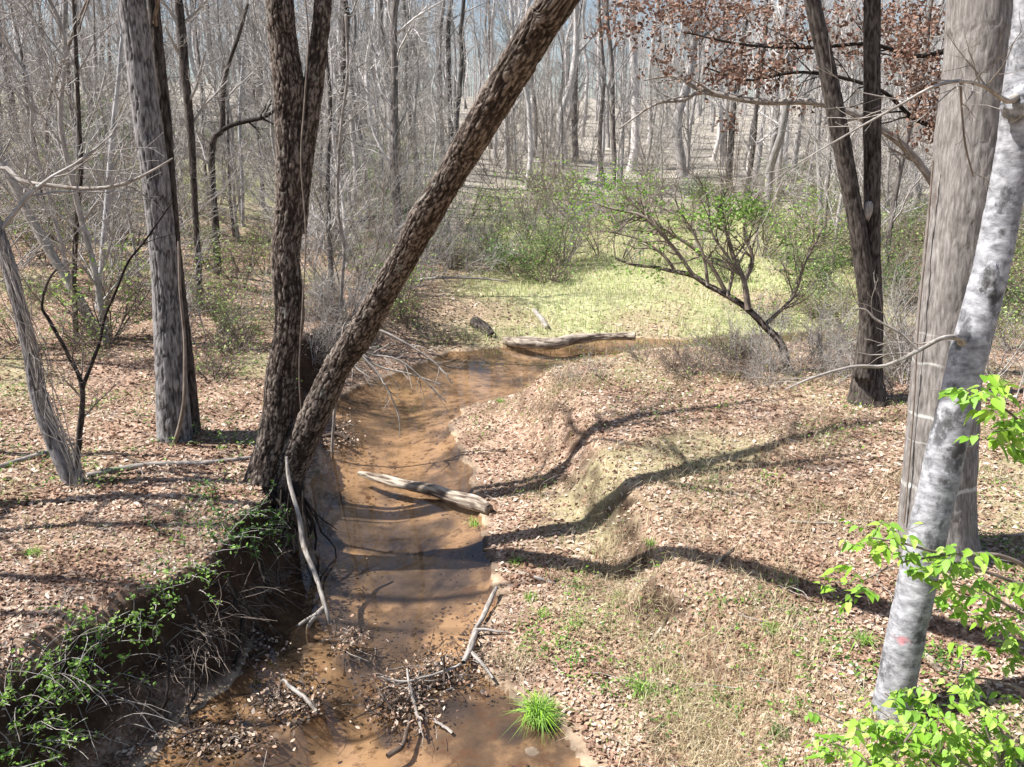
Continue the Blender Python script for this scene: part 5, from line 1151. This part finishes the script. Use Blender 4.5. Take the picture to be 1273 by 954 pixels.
# ------------------------------------------------------------------ fresh leafy saplings close to the camera: every leaf a part
def leaf_mesh(name, tint, cup=.12):
    o = [(0, 0), (.20, .10), (.30, .30), (.27, .52), (.16, .74), (0, 1.0)]
    V_, Fc = [], []
    for (a, b_) in o: V_.append((0, b_ * 1.0, -.10 * b_ * b_))
    for sx in (1, -1):
        for (a, b_) in o[1:-1]: V_.append((sx * a, b_ - .03 + (.02 if int(b_ * 20) % 2 else -.02), cup * a * 2 - .10 * b_ * b_))
    m_ = len(o)
    for s_, base in ((1, m_), (-1, m_ + 4)):
        idx_ = [base + i for i in range(4)]
        tri = [(0, idx_[0], 1)]
        for i in range(3): tri.append((i + 1, idx_[i], idx_[i + 1])); tri.append((i + 1, idx_[i + 1], i + 2))
        tri.append((4, idx_[3], 5))
        Fc += [t_ if s_ == 1 else t_[::-1] for t_ in tri]
    me = raw_mesh(name, V_, [np.array(Fc)], True, np.tile(tint, (len(V_), 1)))
    me.materials.append(M['green']); return me
LM = [leaf_mesh('fresh_leaf', c_, cu) for c_, cu in [((.28, .50, .05), .12), ((.36, .58, .08), .2), ((.20, .40, .04), .05), ((.42, .62, .13), .25), ((.25, .46, .07), .15)]]
def leafy(name, label, base, stems, clusters, y0, seed, size=(.04, .105), total=290):
    rr_ = random.Random(seed); t = thing(name, base, label, 'sapling'); B = Vector(base); nleaf = sum(c_[3] for c_ in clusters)
    for L_ in stems:
        P, r = pxpath([(a, c_, d, y0 + e) for a, c_, d, e in L_]); q, qr = spline(P, r, 24); tb = Tubes(); tb.add([p - np.array(tuple(B)) for p in q], list(qr), 7); link('stem', tb.mesh('leafy_stem'), t, M['browntwig'])
    tbw = Tubes()
    for (px, py, sp_, n, dy) in clusters:
        n = max(2, round(n * total / nleaf)); c0 = V(px, py, y0 + dy); k = 0
        while k < n:
            # a short twig with 4-6 leaves on alternate sides, drooping
            st = V(px + rr_.gauss(0, sp_), py + rr_.gauss(0, sp_ * .7), y0 + dy + rr_.gauss(0, .10)); a = rr_.uniform(0, 6.28)
            d = Vector((math.cos(a), math.sin(a), rr_.uniform(-.5, .25))); pts = wander(st, d, rr_.uniform(.10, .2), 4, .12, -.05, rr_)
            tbw.add([p - B for p in pts], [.0022, .002, .0018, .0015, .001], 4)
            for j in range(rr_.randint(4, 6)):
                if k >= n: break
                f = (j + .6) / 6 * 4; i = min(int(f), 3); p = pts[i].lerp(pts[i + 1], f - i) - B
                yaw = math.atan2(d.y, d.x) - math.pi / 2 + (1 if j % 2 else -1) * rr_.uniform(.5, 1.1); s_ = rr_.uniform(*size)
                o = bpy.data.objects.new('leaf', LM[rr_.randrange(5)]); C.objects.link(o); o.parent = t; o.location = p
                o.rotation_euler = (rr_.uniform(-1.1, -.1), rr_.gauss(0, .35), yaw); o.scale = (s_ * rr_.uniform(.8, 1.1), s_, s_); k += 1
    link('twigs', tbw.mesh('leafy_twigs'), t, M['browntwig'])['kind'] = 'stuff'
y0 = 4.7
bb = V(1215, 1000, y0); bb.z = H(bb.x, bb.y)
leafy('leafy_sapling', 'bright lime-green leafy sapling filling the bottom right corner around the pale trunk foot', bb,
      [[(1215, 1010, 10, 0), (1190, 960, 8, 0), (1160, 920, 6, 0), (1130, 885, 4, .05), (1100, 862, 2, .1)], [(1190, 960, 6, 0), (1130, 930, 4, -.05), (1060, 905, 3, -.05), (1005, 880, 2, 0)], [(1215, 1010, 7, 0), (1245, 950, 5, 0), (1240, 900, 3.5, 0), (1180, 870, 2, .1)]],
      [(1180, 890, 20, 34, 0), (1115, 905, 25, 36, 0), (1095, 930, 25, 26, -.1), (1060, 915, 25, 16, 0), (1020, 885, 14, 8, 0), (1110, 870, 18, 14, .1), (1150, 875, 20, 20, .05), (1160, 925, 25, 34, 0), (1210, 925, 25, 30, 0), (1250, 900, 16, 14, 0), (1225, 950, 28, 26, 0), (1130, 950, 25, 18, -.1), (1200, 845, 12, 8, .1), (1240, 945, 20, 12, -.1), (1050, 945, 12, 8, -.1)], y0, 5)
bb = V(1330, 900, y0 + .35); bb.z = H(bb.x, bb.y)
leafy('leafy_sapling', 'bright green leafy branches reaching in from the right edge across the pale trunk', bb,
      [[(1330, 900, 12, .35), (1320, 800, 10, .35), (1290, 720, 7, .3), (1240, 690, 5, .2), (1180, 690, 4, .15), (1120, 675, 3, .1), (1080, 668, 2, .1)], [(1320, 800, 8, .35), (1280, 770, 5, .3), (1240, 745, 3, .25), (1215, 730, 2, .2)], [(1330, 880, 7, .35), (1280, 860, 5, .3), (1230, 845, 3, .3), (1190, 842, 2, .3)], [(1180, 690, 3, .15), (1120, 700, 2.5, .1), (1070, 722, 2, .1), (1040, 725, 1.4, .1)]],
      [(1085, 670, 16, 26, .1), (1110, 668, 14, 14, .1), (1160, 690, 12, 12, .1), (1180, 695, 14, 18, .15), (1205, 690, 10, 10, .15), (1175, 735, 12, 10, .15), (1125, 688, 10, 8, .1), (1075, 720, 14, 12, .1), (1050, 725, 8, 6, .1), (1240, 740, 18, 22, .25), (1225, 770, 12, 12, .25), (1260, 720, 14, 18, .3), (1255, 780, 16, 20, .3), (1235, 805, 12, 12, .3), (1262, 830, 8, 8, .3), (1215, 845, 14, 14, .3), (1255, 800, 10, 8, .3), (1155, 715, 10, 8, .1)], y0, 6)
bb = V(1345, 880, y0 + .45); bb.z = H(bb.x, bb.y)
leafy('leafy_sapling', 'second green leafy stem from the right edge, interwoven with the first across the pale trunk', bb,
      [[(1345, 880, 12, .35), (1330, 800, 10, .35), (1295, 740, 7, .3), (1250, 720, 5, .2), (1190, 700, 4, .15), (1150, 700, 2, .1)], [(1330, 800, 6, .35), (1280, 800, 5, .3), (1240, 800, 3, .25)]],
      [(1085, 670, 16, 20, .1), (1160, 700, 14, 16, .1), (1195, 715, 16, 22, .1), (1262, 760, 12, 16, .2), (1110, 668, 14, 14, .1), (1160, 690, 12, 12, .1), (1180, 695, 14, 18, .15), (1205, 690, 10, 10, .15), (1175, 735, 12, 10, .15), (1125, 688, 10, 8, .1), (1075, 720, 14, 12, .1), (1050, 725, 8, 6, .1), (1240, 740, 18, 22, .25), (1225, 770, 12, 12, .25), (1260, 720, 14, 18, .3), (1255, 780, 16, 20, .3), (1235, 805, 12, 12, .3), (1262, 830, 8, 8, .3), (1215, 845, 14, 14, .3), (1255, 800, 10, 8, .3), (1155, 715, 10, 8, .1)], y0 + .12, 16, total=285)
bb = V(1335, 560, y0 + .2); bb.z = H(bb.x, bb.y)
leafy('leafy_sapling', 'small spray of bright green leaves at the right edge beside the pale leaning trunk', bb,
      [[(1335, 1100, 12, .2), (1335, 800, 10, .2), (1325, 600, 7, .2), (1280, 535, 4, .1), (1235, 500, 3, 0), (1200, 485, 2, 0)]],
      [(1225, 485, 13, 16, 0), (1240, 515, 14, 18, .05), (1255, 540, 12, 14, .1), (1205, 490, 6, 5, 0), (1268, 525, 8, 8, .1), (1230, 545, 10, 7, .05), (1265, 565, 5, 3, .1)], y0, 7, size=(.06, .115), total=170)

bb = V(1090, 1015, y0 - .2); bb.z = H(bb.x, bb.y)
leafy('leafy_sapling', 'low lime-green leafy sapling at the bottom edge, left of the pale trunk foot', bb,
      [[(1090, 1015, 8, -.2), (1100, 970, 6, -.2), (1120, 930, 4, -.2), (1140, 900, 2, -.15)], [(1100, 970, 5, -.2), (1070, 940, 3, -.2), (1040, 925, 2, -.2)]],
      [(1110, 930, 26, 40, -.2), (1060, 940, 26, 26, -.2), (1150, 930, 22, 34, -.2), (1085, 900, 20, 16, -.15), (1120, 885, 18, 20, -.1), (1140, 950, 30, 34, -.25), (1040, 930, 10, 10, -.2), (1165, 905, 18, 24, -.15)], y0, 8, total=280)
bb = V(1260, 1015, y0 - .1); bb.z = H(bb.x, bb.y)
leafy('leafy_sapling', 'lime-green leafy sapling in the very bottom right corner of the picture', bb,
      [[(1260, 1015, 8, -.1), (1250, 970, 6, -.1), (1235, 930, 4, -.1), (1220, 890, 2, -.05)], [(1250, 970, 5, -.1), (1200, 950, 3, -.1), (1180, 930, 2, -.1)]],
      [(1230, 940, 26, 44, -.1), (1190, 945, 24, 34, -.1), (1255, 930, 16, 26, -.1), (1220, 905, 20, 26, -.05), (1180, 915, 18, 24, -.05), (1262, 880, 12, 12, 0), (1240, 880, 14, 12, 0), (1190, 880, 14, 18, 0)], y0, 9, total=270)
